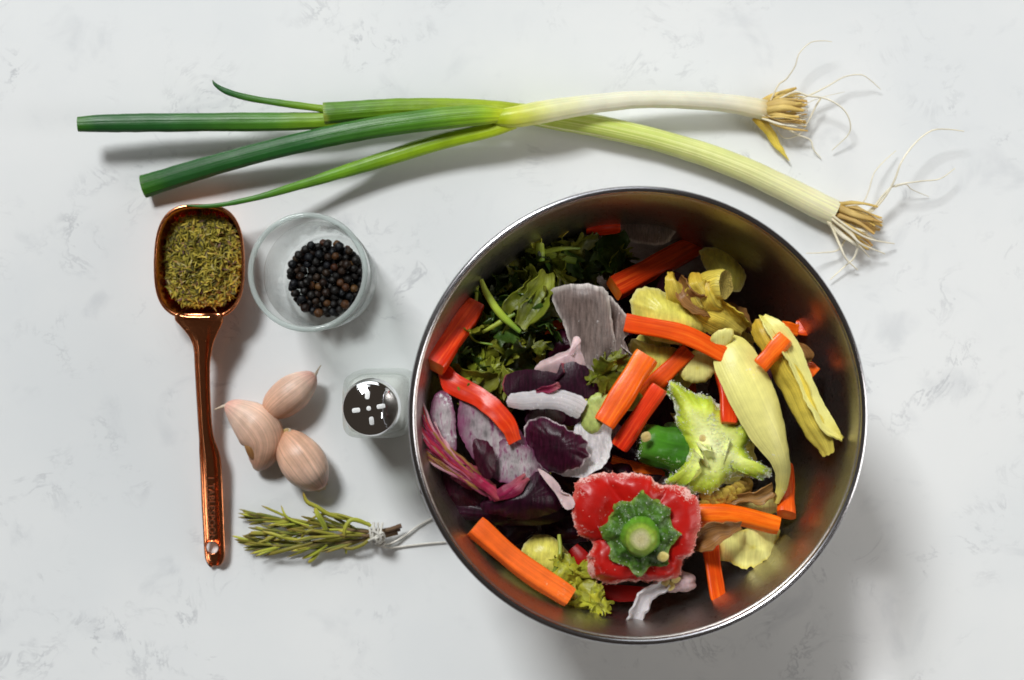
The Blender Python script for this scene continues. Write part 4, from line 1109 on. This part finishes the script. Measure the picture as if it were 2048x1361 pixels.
petal('pale pink onion wedge with a narrow neck', [(1068, 742), (1085, 722), (1115, 708), (1142, 696), (1148, 676), (1158, 668), (1170, 674), (1166, 698), (1172, 715), (1172, 745), (1140, 758), (1100, 752)], .091,
      lambda x, y, s: .004 * (1 - s * s), ['onion_flesh_pink', 'onion_edge'], crumple=.0004)
petal('dark purple onion layer with bright magenta fold', [(1012, 752), (1050, 740), (1090, 742), (1128, 746), (1128, 728), (1150, 724), (1180, 740), (1202, 775), (1190, 795), (1150, 796), (1100, 798), (1050, 802), (1015, 790)], .088,
      lambda x, y, s: .006 * (1 - 1.4 * y * y) + .002 * math.sin(4 * x), ['red_onion_dark', 'red_onion_magenta'])
blade('red_onion_layer', 'shiny magenta sliver on the dark purple layer', [(1075, 785, .098, 6), (1100, 778, .099, 14), (1122, 768, .099, 8)], 'red_onion_magenta', cat='red onion')
mk('red_onion_layer', ribbon([(1014, 800, .094, 26), (1040, 802, .097, 34), (1080, 800, .099, 38), (1120, 802, .100, 40), (1150, 812, .099, 46), (1168, 822, .097, 40)], th=.005, curl=-.3, crumple=.0003, cs=70, edge=.0004), [M['onion_flesh'], M['onion_edge']],
   label='thick white onion arc with a pinkish cut edge', cat='red onion')
petal('white frosted onion layer under the purple petal', [(1150, 850), (1180, 838), (1215, 828), (1222, 860), (1220, 900), (1205, 930), (1175, 948), (1145, 952), (1120, 945), (1140, 900)], .088,
      lambda x, y, s: .005 * (1 - x * x), ['onion_flesh', 'onion_edge'])
petal('round dark purple onion petal with a white frosted edge', [(1052, 850), (1068, 838), (1095, 838), (1130, 852), (1162, 872), (1178, 890), (1178, 912), (1160, 932), (1130, 945), (1095, 944), (1068, 920), (1052, 885)], .095,
      lambda x, y, s: .0045 * (1 - s ** 3) + .004 * x - .002 * abs(x - .2 + .4 * y), ['red_onion', 'onion_edge'], crumple=.0006, cs=130, edge=.0016, es=380)
petal('broad silvery onion layer with purple veins', [(925, 790), (955, 778), (985, 800), (1015, 830), (1045, 865), (1062, 910), (1060, 945), (1030, 965), (995, 960), (965, 935), (938, 900), (918, 850)], .083,
      lambda x, y, s: .009 * (1 - 1.2 * (x * .7 + y * .7) ** 2), ['onion_flesh_purple', 'onion_edge'], nseg=100)
petal('silvery onion layer tucked under the magenta root end', [(1000, 880), (1040, 885), (1075, 905), (1085, 935), (1060, 965), (1020, 968), (990, 955), (985, 915)], .089,
      lambda x, y, s: .005 * (1 - x * x), ['onion_flesh_purple', 'onion_edge'])
petal('small dark purple onion flake lying on the silvery layer', [(944, 888), (952, 878), (972, 882), (990, 905), (990, 940), (980, 958), (962, 950), (950, 925)], .097,
      lambda x, y, s: .003 * (1 - s * s), ['red_onion_dark', 'red_onion_dark'], crumple=.0004, th=.001)
petal('white and purple onion layer against the left bowl wall', [(872, 790), (890, 782), (905, 800), (912, 850), (915, 895), (902, 905), (880, 880), (862, 840)], .088,
      lambda x, y, s: .006 * (1 - 2 * x * x), ['onion_flesh_purple', 'red_onion_magenta'])
petal('dark purple onion layer drooping below the magenta root end', [(985, 985), (1020, 962), (1060, 938), (1085, 935), (1105, 955), (1122, 985), (1122, 1015), (1095, 1030), (1050, 1038), (1000, 1032), (960, 1015)], .089,
      lambda x, y, s: .008 * (1 - s * s) - .002 * y, ['red_onion_dark', 'red_onion'], crumple=.001)
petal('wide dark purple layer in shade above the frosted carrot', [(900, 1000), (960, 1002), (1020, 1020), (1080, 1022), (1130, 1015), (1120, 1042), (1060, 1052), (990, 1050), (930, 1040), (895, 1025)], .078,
      lambda x, y, s: .005 * (1 - s * s), ['red_onion_dark', 'red_onion_magenta'])
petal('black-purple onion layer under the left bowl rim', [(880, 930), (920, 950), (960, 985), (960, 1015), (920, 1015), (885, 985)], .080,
      lambda x, y, s: .005 * (1 - s * s), ['red_onion_dark', 'red_onion_dark'])
petal('pale frosted onion scrap between purple layer and red pepper', [(1075, 940), (1095, 948), (1118, 970), (1122, 985), (1140, 990), (1150, 1010), (1130, 1018), (1112, 990)], .094,
      lambda x, y, s: .001, ['onion_flesh_pink', 'onion_edge'], th=.0012)
for i in range(5):
    x, y = [(886, 975), (938, 985), (1145, 960), (1190, 925), (1010, 850)][i]
    petal('dark purple onion scrap filling a gap between larger layers', [(x + 45 * math.cos(a), y + 36 * math.sin(a + .3 * i)) for a in np.linspace(0, 6.283, 9)[:-1]], .076, lambda x, y, s: .004 * (1 - s * s), ['red_onion_dark', 'red_onion_dark'], nseg=50)['group'] = 'purple onion scraps in the gaps'
for i, (x, y, z, mt) in enumerate([(1240, 945, .074, 'red_onion_dark'), (1130, 1060, .070, 'red_onion_dark'), (1030, 1060, .068, 'red_onion_dark'), (1300, 700, .068, 'yellow_flesh'), (1330, 1010, .070, 'red_onion_dark'), (1480, 900, .066, 'yellow_flesh'), (1400, 720, .066, 'red_onion_dark'),
                                 (1215, 870, .072, 'onion_flesh_purple'), (1120, 690, .070, 'red_onion_dark'), (1150, 900, .074, 'red_onion_magenta'), (930, 960, .080, 'red_onion_magenta'), (1480, 690, .064, 'yellow_flesh'), (1530, 860, .064, 'red_onion_dark'), (1090, 830, .076, 'onion_flesh_purple')]):
    kind_ = {'red_onion_dark': 'dark purple', 'yellow_flesh': 'pale yellow', 'onion_flesh_purple': 'silvery purple', 'red_onion_magenta': 'magenta'}[mt]
    petal(kind_ + ' onion scrap wedged below the larger pieces in the bowl', [(x + (38 + 9 * math.sin(3 * a + i)) * math.cos(a), y + (30 + 7 * math.cos(2 * a + i)) * math.sin(a)) for a in np.linspace(0, 6.283, 12)[:-1]], z, lambda x, y, s: .005 * (1 - s * s) + .003 * x * math.sin(i), [mt, 'onion_edge' if mt != 'red_onion_dark' else mt], nseg=60, name='onion_scrap', cat='onion')['group'] = kind_ + ' onion scraps below the larger pieces'
# fibrous magenta root end
rt = thing('red_onion_root_end', 'splayed magenta onion neck with dry fibrous strands against the left wall', 'red onion', P(950, 960, .08))
strands = [[(842, 812), (855, 850), (880, 890), (920, 930), (975, 975)], [(836, 860), (860, 885), (895, 920), (940, 955), (985, 990)], [(842, 895), (875, 920), (910, 945), (955, 975), (985, 992)], [(870, 850), (885, 880), (905, 910), (945, 945), (985, 975)], [(838, 835), (850, 870), (880, 905), (925, 940), (980, 985)],
           [(850, 910), (885, 935), (920, 955), (960, 980), (990, 995)], [(868, 870), (890, 895), (920, 922), (955, 950), (990, 975)], [(846, 825), (862, 862), (893, 902), (930, 938), (978, 972)], [(838, 880), (868, 903), (905, 932), (945, 962), (984, 985)]]
for i in range(40):
    s = np.array(strands[i % 9], float) + np.array([rf.uniform(-5, 5), rf.uniform(-5, 5)]) * np.array([[1.4], [1.2], [1], [.8], [.6]])
    k0 = rf.choice([0, 0, 1])
    zz = np.array([.096, .0968, .0975, .0965, .093]) + .0011 * math.sin(i * 2.1)
    ww = np.array([4, 7, 9, 10, 9]) * rf.uniform(.4, 1.1)
    pts = [(x, y, z, w_) for (x, y), z, w_ in zip(s, zz, ww)][k0:]
    mk('strand', ribbon(pts, th=.0006, curl=-.9, crumple=.0006, n=22, m=5, seed=i * 2.2, twist=[rf.uniform(-60, 60), rf.uniform(-20, 20), rf.uniform(-20, 20)]), M[rf.choices(['red_onion_magenta', 'brown_skin', 'strand_pale', 'red_onion_dark'], [52, 18, 18, 12])[0]], rt)
for i, s in enumerate([[(930, 935), (960, 965), (990, 990), (1010, 1000)], [(985, 1000), (1010, 990), (1040, 975), (1060, 955)], [(975, 995), (1005, 985), (1030, 968), (1050, 950)]]):
    mk('strand', ribbon([(x, y, z, w_) for (x, y), z, w_ in zip(s, (.096, .098, .098, .095), (16, 22, 18, 8))], th=.0009, curl=-.5, crumple=.0009, seed=i * 4.2), M['red_onion_magenta'], rt)

# yellow onion and celery ends --------------------------------
petal('pale yellow onion chunk under the long carrot stick', [(1262, 600), (1280, 578), (1310, 576), (1345, 592), (1380, 618), (1412, 645), (1410, 672), (1385, 690), (1345, 690), (1300, 680), (1268, 650)], .078,
      lambda x, y, s: .009 * (1 - s ** 3), ['yellow_flesh', 'yellow_flesh'], th=.004, name='yellow_onion_piece', cat='yellow onion')
petal('olive-yellow onion layer below the pale chunk', [(1265, 680), (1310, 690), (1360, 700), (1365, 740), (1330, 760), (1290, 745), (1262, 715)], .074, lambda x, y, s: .004 * (1 - s * s), ['yellow_flesh', 'yellow_flesh'], name='yellow_onion_piece', cat='yellow onion')
petal('rounded pale onion scrap under the end of the long carrot', [(1358, 715), (1395, 700), (1430, 715), (1428, 745), (1405, 765), (1375, 762), (1358, 745)], .079, lambda x, y, s: .002 * (1 - s ** 5) + .003 * x, ['yellow_pale', 'yellow_flesh'], name='yellow_onion_piece', cat='yellow onion', th=.003)
neck = thing('yellow_onion_neck', 'brown-yellow onion end wrapped in papery skin, dry cut top facing up', 'yellow onion', P(1420, 600, .07))
mk('core', tube(pxpath([(1400, 588, .076), (1430, 572, .084), (1452, 570, .088)], 12), np.linspace(30, 26, 12) * K, n=22, flat=.8, rough=.0012, rscale=260, recess=.0015), [M['yellow_skin'], M['skin_cut']], neck)
for pts, tw_, cu, mt, sd in [
    ([(1346, 540, .084, 14), (1350, 562, .087, 34), (1362, 588, .087, 46), (1385, 610, .083, 40)], [35, 10, -15], -.9, 'yellow_skin', 1),
    ([(1384, 545, .088, 22), (1390, 566, .0915, 40), (1405, 590, .090, 52), (1425, 612, .084, 40)], [-25, 0, 20], -.8, 'yellow_skin', 3),
    ([(1360, 560, .084, 20), (1372, 585, .088, 36), (1392, 604, .087, 40), (1420, 616, .083, 30)], [-40, -25, 0], .7, 'brown_skin', 4),
    ([(1420, 560, .088, 20), (1428, 585, .089, 44), (1440, 605, .086, 44), (1452, 618, .081, 26)], [20, 30, 10], -.8, 'yellow_skin', 5),
    ([(1368, 602, .082, 40), (1402, 620, .084, 62), (1440, 642, .083, 70), (1488, 668, .077, 44)], [5, -8, -14], -.55, 'yellow_skin', 7),
    ([(1440, 606, .084, 20), (1465, 630, .082, 46), (1490, 655, .077, 30)], [-35, -40, -30], .6, 'yellow_skin', 8),
    ([(1455, 615, .077, 30), (1480, 638, .075, 40), (1502, 664, .071, 20)], [10, 0, -20], -.8, 'brown_skin', 9)]:
    mk('outer_skin', ribbon(pts, th=.0005, curl=cu, crumple=.0008, cs=130, edge=.0014, es=450, twist=tw_, seed=sd, wave=.06, n=30, m=14), M[mt], neck)
petal('translucent onion layer in shade right of the onion neck', [(1400, 500), (1440, 498), (1470, 520), (1492, 550), (1480, 580), (1450, 580), (1415, 545)], .058, lambda x, y, s: .005 * (1 - s * s), ['yellow_flesh', 'yellow_flesh'], name='yellow_onion_piece', cat='yellow onion', th=.001)
petal('dim whitish onion layer under the far rim', [(1240, 440), (1290, 425), (1335, 435), (1352, 460), (1325, 490), (1275, 488), (1245, 470)], .058, lambda x, y, s: .004 * (1 - s * s), ['onion_flesh_grey', 'onion_flesh_grey'], name='onion_layer', cat='onion')
mk('yellow_onion_petal', ribbon([(1436, 672, .086, 30), (1462, 700, .092, 82), (1492, 755, .096, 96), (1520, 815, .097, 94), (1545, 870, .095, 76), (1565, 920, .091, 46), (1568, 965, .086, 30), (1553, 1008, .082, 12)], th=.0016, curl=-.38, crumple=.0004, cs=60, n=44, m=14, edge=.0003, es=300, twist=[0, 5, 10, 18, 10]),
   [M['yellow_pale'], M['yellow_flesh']], label='long pale yellow-green onion petal curving down to the carrot', cat='yellow onion')
petal('small curled onion tip at the top of the long petal', [(1422, 680), (1435, 662), (1455, 656), (1468, 665), (1460, 690), (1438, 700)], .092, lambda x, y, s: .0008 * (1 - s ** 4) + .002 * y, ['yellow_pale', 'yellow_flesh'], name='yellow_onion_piece', cat='yellow onion', th=.001)
sk = thing('papery_onion_skin', 'folded papery yellow onion skin leaning on the right bowl wall', 'onion skin', P(1590, 780, .06))
mk('fold', ribbon([(1510, 640, .090, 26), (1520, 665, .093, 46), (1545, 705, .094, 52), (1580, 770, .094, 58), (1612, 835, .094, 50), (1640, 885, .094, 44), (1652, 912, .093, 22)], th=.0006, curl=-.35, crumple=.0008, cs=90, n=44, m=14, edge=.0008, wave=.05, seed=2, twist=[-30, -45, -40, -35, -40]), M['yellow_skin'], sk)
mk('fold', ribbon([(1526, 632, .092, 14), (1545, 655, .095, 38), (1572, 690, .0955, 44), (1598, 745, .095, 40), (1625, 805, .0955, 40), (1650, 852, .096, 40), (1684, 878, .0955, 6)], th=.0006, curl=.45, crumple=.0006, cs=90, n=44, m=14, edge=.0006, wave=.05, twist=[30, 25, 30, 38, 25]), M['yellow_pale'], sk)
mk('fold', ribbon([(1545, 700, .088, 24), (1575, 740, .089, 40), (1610, 800, .089, 36), (1630, 850, .090, 14)], th=.0006, curl=-.6, crumple=.0012, twist=[20, 30, 10]), M['brown_skin'], sk)
blade('onion_skin', 'torn brown skin flap behind the small carrot piece', [(1585, 690, .086, 20), (1600, 710, .088, 36), (1612, 730, .086, 20)], 'brown_skin', cat='onion skin')
petal('pale cabbage-like onion layer on the steel below the carrots', [(1440, 1072), (1470, 1058), (1512, 1048), (1552, 1056), (1561, 1062), (1560, 1082), (1556, 1100), (1530, 1118), (1496, 1140), (1490, 1141), (1470, 1130), (1442, 1120), (1440, 1100)], .075, lambda x, y, s: .006 * (1 - abs(x + .25 * y + .1)) - .003 * abs(x - .45 + .5 * y) + .0015 * math.sin(6 * x + 3 * y), ['yellow_pale', 'yellow_flesh'], name='yellow_onion_piece', cat='yellow onion', th=.0005, crumple=.0007, cs=140, edge=.0014)
petal('pale onion layer half hidden above the right-pointing carrot', [(1470, 1000), (1510, 985), (1545, 995), (1555, 1020), (1530, 1035), (1490, 1030)], .072, lambda x, y, s: .003 * (1 - s * s), ['yellow_pale', 'yellow_flesh'], name='yellow_onion_piece', cat='yellow onion', th=.001)
blade('onion_skin', 'brown translucent onion skin draped over the standing carrot', [(1385, 1090, .085, 26), (1410, 1080, .088, 44), (1440, 1062, .089, 36), (1478, 1052, .086, 14)], 'brown_skin', cat='onion skin', crumple=.0014)
blade('onion_skin', 'twisted brown skin strip below the green pepper', [(1450, 1000, .080, 16), (1490, 998, .082, 18), (1520, 995, .083, 26), (1548, 975, .083, 22)], 'brown_skin', cat='onion skin')
petal('green celery chunk with frosted sides beside the broad carrot', [(1162, 835), (1172, 800), (1192, 786), (1215, 790), (1218, 810), (1205, 850), (1185, 868), (1165, 858)], .0935, lambda x, y, s: .002 * (1 - s ** 8) + .002 * x, ['celery_chunk', 'celery_chunk'], name='celery_piece', cat='celery', th=.006, crumple=.0003)
for (x, y, z, s) in [(1205, 740, .094, .75), (1225, 735, .092, .7), (1238, 722, .090, .6), (1215, 765, .093, .6)]:
    leaf(x, y, z, 'celery_mid', s, 'small light green celery leaf beside the grey onion cup', 'light celery leaves beside the onion cup', tilt=.4)
petal('translucent pale onion chunk above the frosted carrot', [(1042, 1105), (1062, 1075), (1095, 1068), (1120, 1085), (1142, 1115), (1140, 1145), (1110, 1160), (1075, 1145)], .074, lambda x, y, s: .006 * (1 - s ** 3), ['yellow_flesh', 'yellow_flesh'], name='yellow_onion_piece', cat='yellow onion', th=.003)
stem('thin green stalk lying over the pale onion chunk', [(990, 1060, .076), (1030, 1105, .082), (1070, 1140, .086), (1105, 1155, .086)], [8, 9, 9, 6])
stem('thin yellow stalk crossing the pale onion chunk', [(1118, 1070, .080), (1120, 1110, .084), (1105, 1155, .085)], [6, 8, 8])
for (x, y, z, s, yw) in [(1150, 1150, .086, .95, .4), (1130, 1140, .085, .7, 2.2), (1165, 1172, .084, .8, 4.1), (1145, 1180, .082, .6, 5)]:
    leaf(x, y, z, 'celery_yellow', s, 'yellow-green celery leaf below the red pepper top', 'yellow celery leaves below the red pepper', tilt=.3, yaw=yw)
for (x, y, z, s, yw) in [(1160, 1214, .086, .75, 0), (1180, 1222, .088, .75, 1.0), (1195, 1226, .088, .6, 2)]:
    leaf(x, y, z, 'celery_yellow', s, 'yellow celery leaf at the tip of the frosted carrot', 'yellow celery leaves at the carrot tip', tilt=.25, yaw=yw)
blade('onion_shred', 'white onion shred lying on the steel below the red pepper', [(1262, 1243, .088, 16), (1278, 1215, .088, 26), (1300, 1185, .087, 22), (1328, 1166, .086, 20)], 'onion_flesh', cat='onion', th=.001)
petal('pinkish onion stub at the foot of the red pepper top', [(1325, 1170), (1345, 1150), (1375, 1144), (1390, 1155), (1388, 1178), (1360, 1185), (1335, 1185)], .080, lambda x, y, s: .005 * (1 - s ** 3), ['onion_flesh_pink', 'onion_edge'], name='onion_stub', cat='onion', th=.004)

# green pepper top --------------------------------------------
gp = thing('green_pepper_top', 'frosted green bell pepper top lying on its side, pale flesh up', 'bell pepper', P(1420, 880, .06))
go = [(1338, 762), (1355, 768), (1375, 782), (1402, 790), (1430, 800), (1452, 822), (1482, 838), (1502, 852), (1500, 874), (1490, 895), (1502, 918), (1538, 936), (1540, 950), (1515, 958), (1482, 950), (1455, 962), (1432, 982), (1405, 990), (1375, 986), (1340, 972), (1332, 962), (1352, 945), (1364, 915), (1366, 885), (1356, 855), (1350, 825), (1342, 795)]
ggeo = pxdisc(go, .086, lambda x, y, s: .006 * (1 - s ** 6), .006, rings=18, nseg=160, crumple=.0005, cs=160, seed=3, edge=.0016, es=420)
mk('flesh', ggeo, [M['green_flesh'], M['green_edge']], gp)
sgeo = tube(pxpath([(1368, 905, .080), (1345, 900, .082), (1315, 893, .083), (1288, 887, .083), (1278, 885, .083)], 20), np.interp(np.linspace(0, 1, 20), [0, .3, .75, 1], [46, 38, 34, 26]) * K, n=28, flat=.9, rough=.0012, rscale=180, recess=.001)
mk('stem', sgeo, [M['green_skin'], M['calyx']], gp)
mk('calyx', pxdisc([(1330, 850), (1352, 850), (1366, 890), (1362, 930), (1345, 958), (1325, 950), (1318, 900)], .076, lambda x, y, s: .004 * (1 - s * s), .003, crumple=.0012, cs=200), [M['calyx'], M['green_edge']], gp)
def seedgeo():
    out = [np.array([math.cos(a) * .0021 * (1 - .15 * math.cos(2 * a)), math.sin(a) * .0018, 0]) for a in np.linspace(0, 6.283, 13)[:-1]]
    return disc(out, lambda x, y, s: .0006 * (1 - s * s) * (1 if s > .25 else .7), .0006, rings=4, nseg=22)
sdm = {}
for mt in ('seed', 'seed_brown'):
    o = mk('seed', seedgeo(), M[mt], origin=(0, 0, 0), label='x', cat='x'); sdm[mt] = o.data; bpy.data.objects.remove(o)
def seed(parent, px, py, z, mt, rot, size=1.0, top=None, group=None):
    o = bpy.data.objects.new('seed', sdm[mt]); COL.objects.link(o)
    pos = P(px, py, z)
    if parent is not None: o.parent = parent; pos = pos - np.array(parent['_w'])
    else:
        o['label'] = top; o['category'] = 'seed'
        if group: o['group'] = group
    o.location = pos; o.rotation_euler = rot; o.scale = (size,) * 3
for row in range(3):
    for i in range(11):
        u = (i + .5 * (row % 2) + rf.uniform(-.15, .15)) / 11
        seed(gp, 1410 + 90 * u, 992 + row * 8 - 34 * u + 8 * math.sin(3.1 * u), .0835 - row * .0012, 'seed_brown', (rf.uniform(.5, .9), rf.uniform(-.3, .3), rf.uniform(-.5, .2)), rf.uniform(1.2, 1.5))
seed(None, 1292, 874, .0955, 'seed', (.3, .2, .4), 1.2, 'single pale seed stuck on the green pepper stem')
seed(None, 1326, 1114, .1035, 'seed', (.2, -.3, 1), 1.25, 'single pale seed stuck on the green calyx of the red pepper')
seed(None, 1405, 877, .0985, 'seed', (.1, .2, 1.4), .8, 'small yellow seed on the green pepper flesh')
for (x, y) in [(1340, 1172), (1352, 1160), (1330, 1162)]:
    seed(None, x, y, .086, 'seed', (rf.uniform(-.5, .5), rf.uniform(-.5, .5), rf.uniform(0, 3)), 1.1, 'pale seed at the lower cut edge of the red pepper top', 'seeds at the red pepper edge')

# red pepper top ----------------------------------------------
rpt = thing('red_pepper_top', 'frosted red bell pepper top with green calyx and stem facing up', 'bell pepper', P(1275, 1060, .06))
ro_ = [(1146, 985), (1160, 955), (1190, 949), (1232, 946), (1270, 945), (1300, 954), (1322, 970), (1352, 971), (1382, 986), (1402, 1018), (1402, 1050), (1392, 1078), (1386, 1105), (1372, 1125), (1366, 1150), (1350, 1166), (1322, 1166), (1292, 1168), (1262, 1172), (1228, 1172), (1192, 1166), (1177, 1145), (1180, 1112), (1186, 1090), (1166, 1080), (1150, 1055), (1142, 1020)]
rc = P(1282, 1068, .0955)
def rz(x, y, s):
    a = math.atan2(y, x)
    dg_ = math.degrees(a) % 360
    lob = 0.0
    for a0, a1 in ((59, 122), (122, 189), (189, 258), (258, 318), (318, 419)):
        for dd in (dg_, dg_ + 360):
            if a0 <= dd < a1: lob = math.sin(math.pi * (dd - a0) / (a1 - a0)) ** .55
    k = min(1, max(0, (s - .42) / .3))
    return -.0034 * (1 - lob) * k * (1.2 - .5 * s) + .0022 * math.exp(-((s - .72) / .22) ** 2) * lob - .006 * max(0, s - .82) / .18 * (1 if s > .82 else 0) * (1.2 if y < -.3 else .4)
rgeo = disc([P(a, b, .0955) for a, b in ro_], rz, .0042, rings=20, nseg=150, crumple=.0008, cs=130, seed=8, edge=.0010, es=520, center=rc)
rshell = mk('shell', rgeo, [M['red_skin'], M['red_edge']], rpt)
co = []
rr_ = random.Random(4)
for k in range(32):
    a = 2 * math.pi * k / 32
    q = 71 + 5 * math.cos(8 * a + .5) + rr_.uniform(-2, 2)
    co.append(P(1281 + q * math.cos(a) * 1.0, 1068 - q * math.sin(a) * 1.06, .0985))
cgeo = disc(co, lambda x, y, s: .0032 * (1 - s ** 2) + .0012 * math.cos(8 * math.atan2(y, x) + .5) * s * s + .0007 * math.sin(13 * s), .0022, rings=16, nseg=128, crumple=.0008, cs=320, seed=2, edge=.0005)
cal = mk('calyx', cgeo, [M['calyx'], M['calyx']], rpt)
stm = mk('stem', tube(pxpath([(1280, 1070, .0975), (1280, 1074, .1015), (1281, 1077, .1055), (1282, 1079, .1095), (1282, 1080, .1115)], 16), np.interp(np.linspace(0, 1, 16), [0, .35, .7, .9, 1], [44, 38, 31, 25, 22]) * mpp(.105), n=28, rough=.0009, rscale=200, recess=-.0004), [M['pstem'], M['pstem_cut']], rpt)
# ice crystals and cut crumbs along the rim of the red pepper
def crystals(geo, smin, smax, n, size, seed_, jit, parent, mat):
    """Ice grains sitting on the surface of geo, where its radial coordinate lies in smin..smax."""
    r = random.Random(seed_); Vg = np.asarray(geo[0]); tz = np.asarray(geo[2])[:, 2]
    m_ = len(Vg); half = np.where((tz >= smin) & (tz <= smax))[0]; V, F = [], []
    for i in range(n):
        q = Vg[half[r.randrange(len(half))]] + np.array([r.gauss(0, jit), r.gauss(0, jit), abs(r.gauss(0, jit * .5))]); s = size * r.uniform(.4, 1.2); b = len(V)
        ax = np.linalg.qr(np.array([[r.gauss(0, 1) for _ in range(3)] for _ in range(3)]))[0]
        for d in (ax[0], ax[1], ax[2], -ax[0], -ax[1], -ax[2]): V.append(q + d * s * r.uniform(.6, 1.2))
        F += [(b + x, b + y, b + z_) for x, y, z_ in ((0, 1, 2), (1, 3, 2), (3, 4, 2), (4, 0, 2), (1, 0, 5), (3, 1, 5), (4, 3, 5), (0, 4, 5))]
    return mk('ice_crystals', (np.array(V), F, None, None), mat, parent, kind='stuff', smooth=False)
M['ice'] = flat('ice_crystal', (.80, .80, .80), .3, bs=900)
M['ice_red'] = flat('ice_crystal_red', (.74, .30, .24), .3, bs=900)
crystals(rgeo, .94, 1.0, 950, .00030, 1, .0003, rpt, M['ice_red'])
crystals(rgeo, .3, .94, 160, .00026, 4, .0005, rpt, M['ice_red'])
crystals(cgeo, .3, 1.0, 260, .00026, 2, .0003, rpt, M['ice'])
crystals(ggeo, .90, 1.0, 900, .00030, 3, .0004, gp, M['ice'])
crystals(sgeo, .80, 1.0, 220, .00026, 9, .0005, gp, M['ice'])
crystals(ggeo, .3, .9, 400, .00022, 6, .0004, gp, M['ice'])
mk('pepper_strip', ribbon([(1195, 1180, .078, 20), (1240, 1188, .078, 34), (1300, 1188, .076, 24)], th=.003, curl=-.3), [M['red_skin'], M['red_edge']], label='dark red pepper flesh scrap tucked under the red pepper top', cat='pepper strip')
mk('pepper_strip', ribbon([(1145, 1095, .072, 24), (1165, 1120, .074, 34), (1190, 1150, .074, 22)], th=.003, curl=-.3), [M['red_skin'], M['red_edge']], label='dark red pepper scrap left of the red pepper top', cat='pepper strip')

# ------------------------------------------------------------------ tidy
for o in list(bpy.data.objects):
    if '_w' in o: del o['_w']
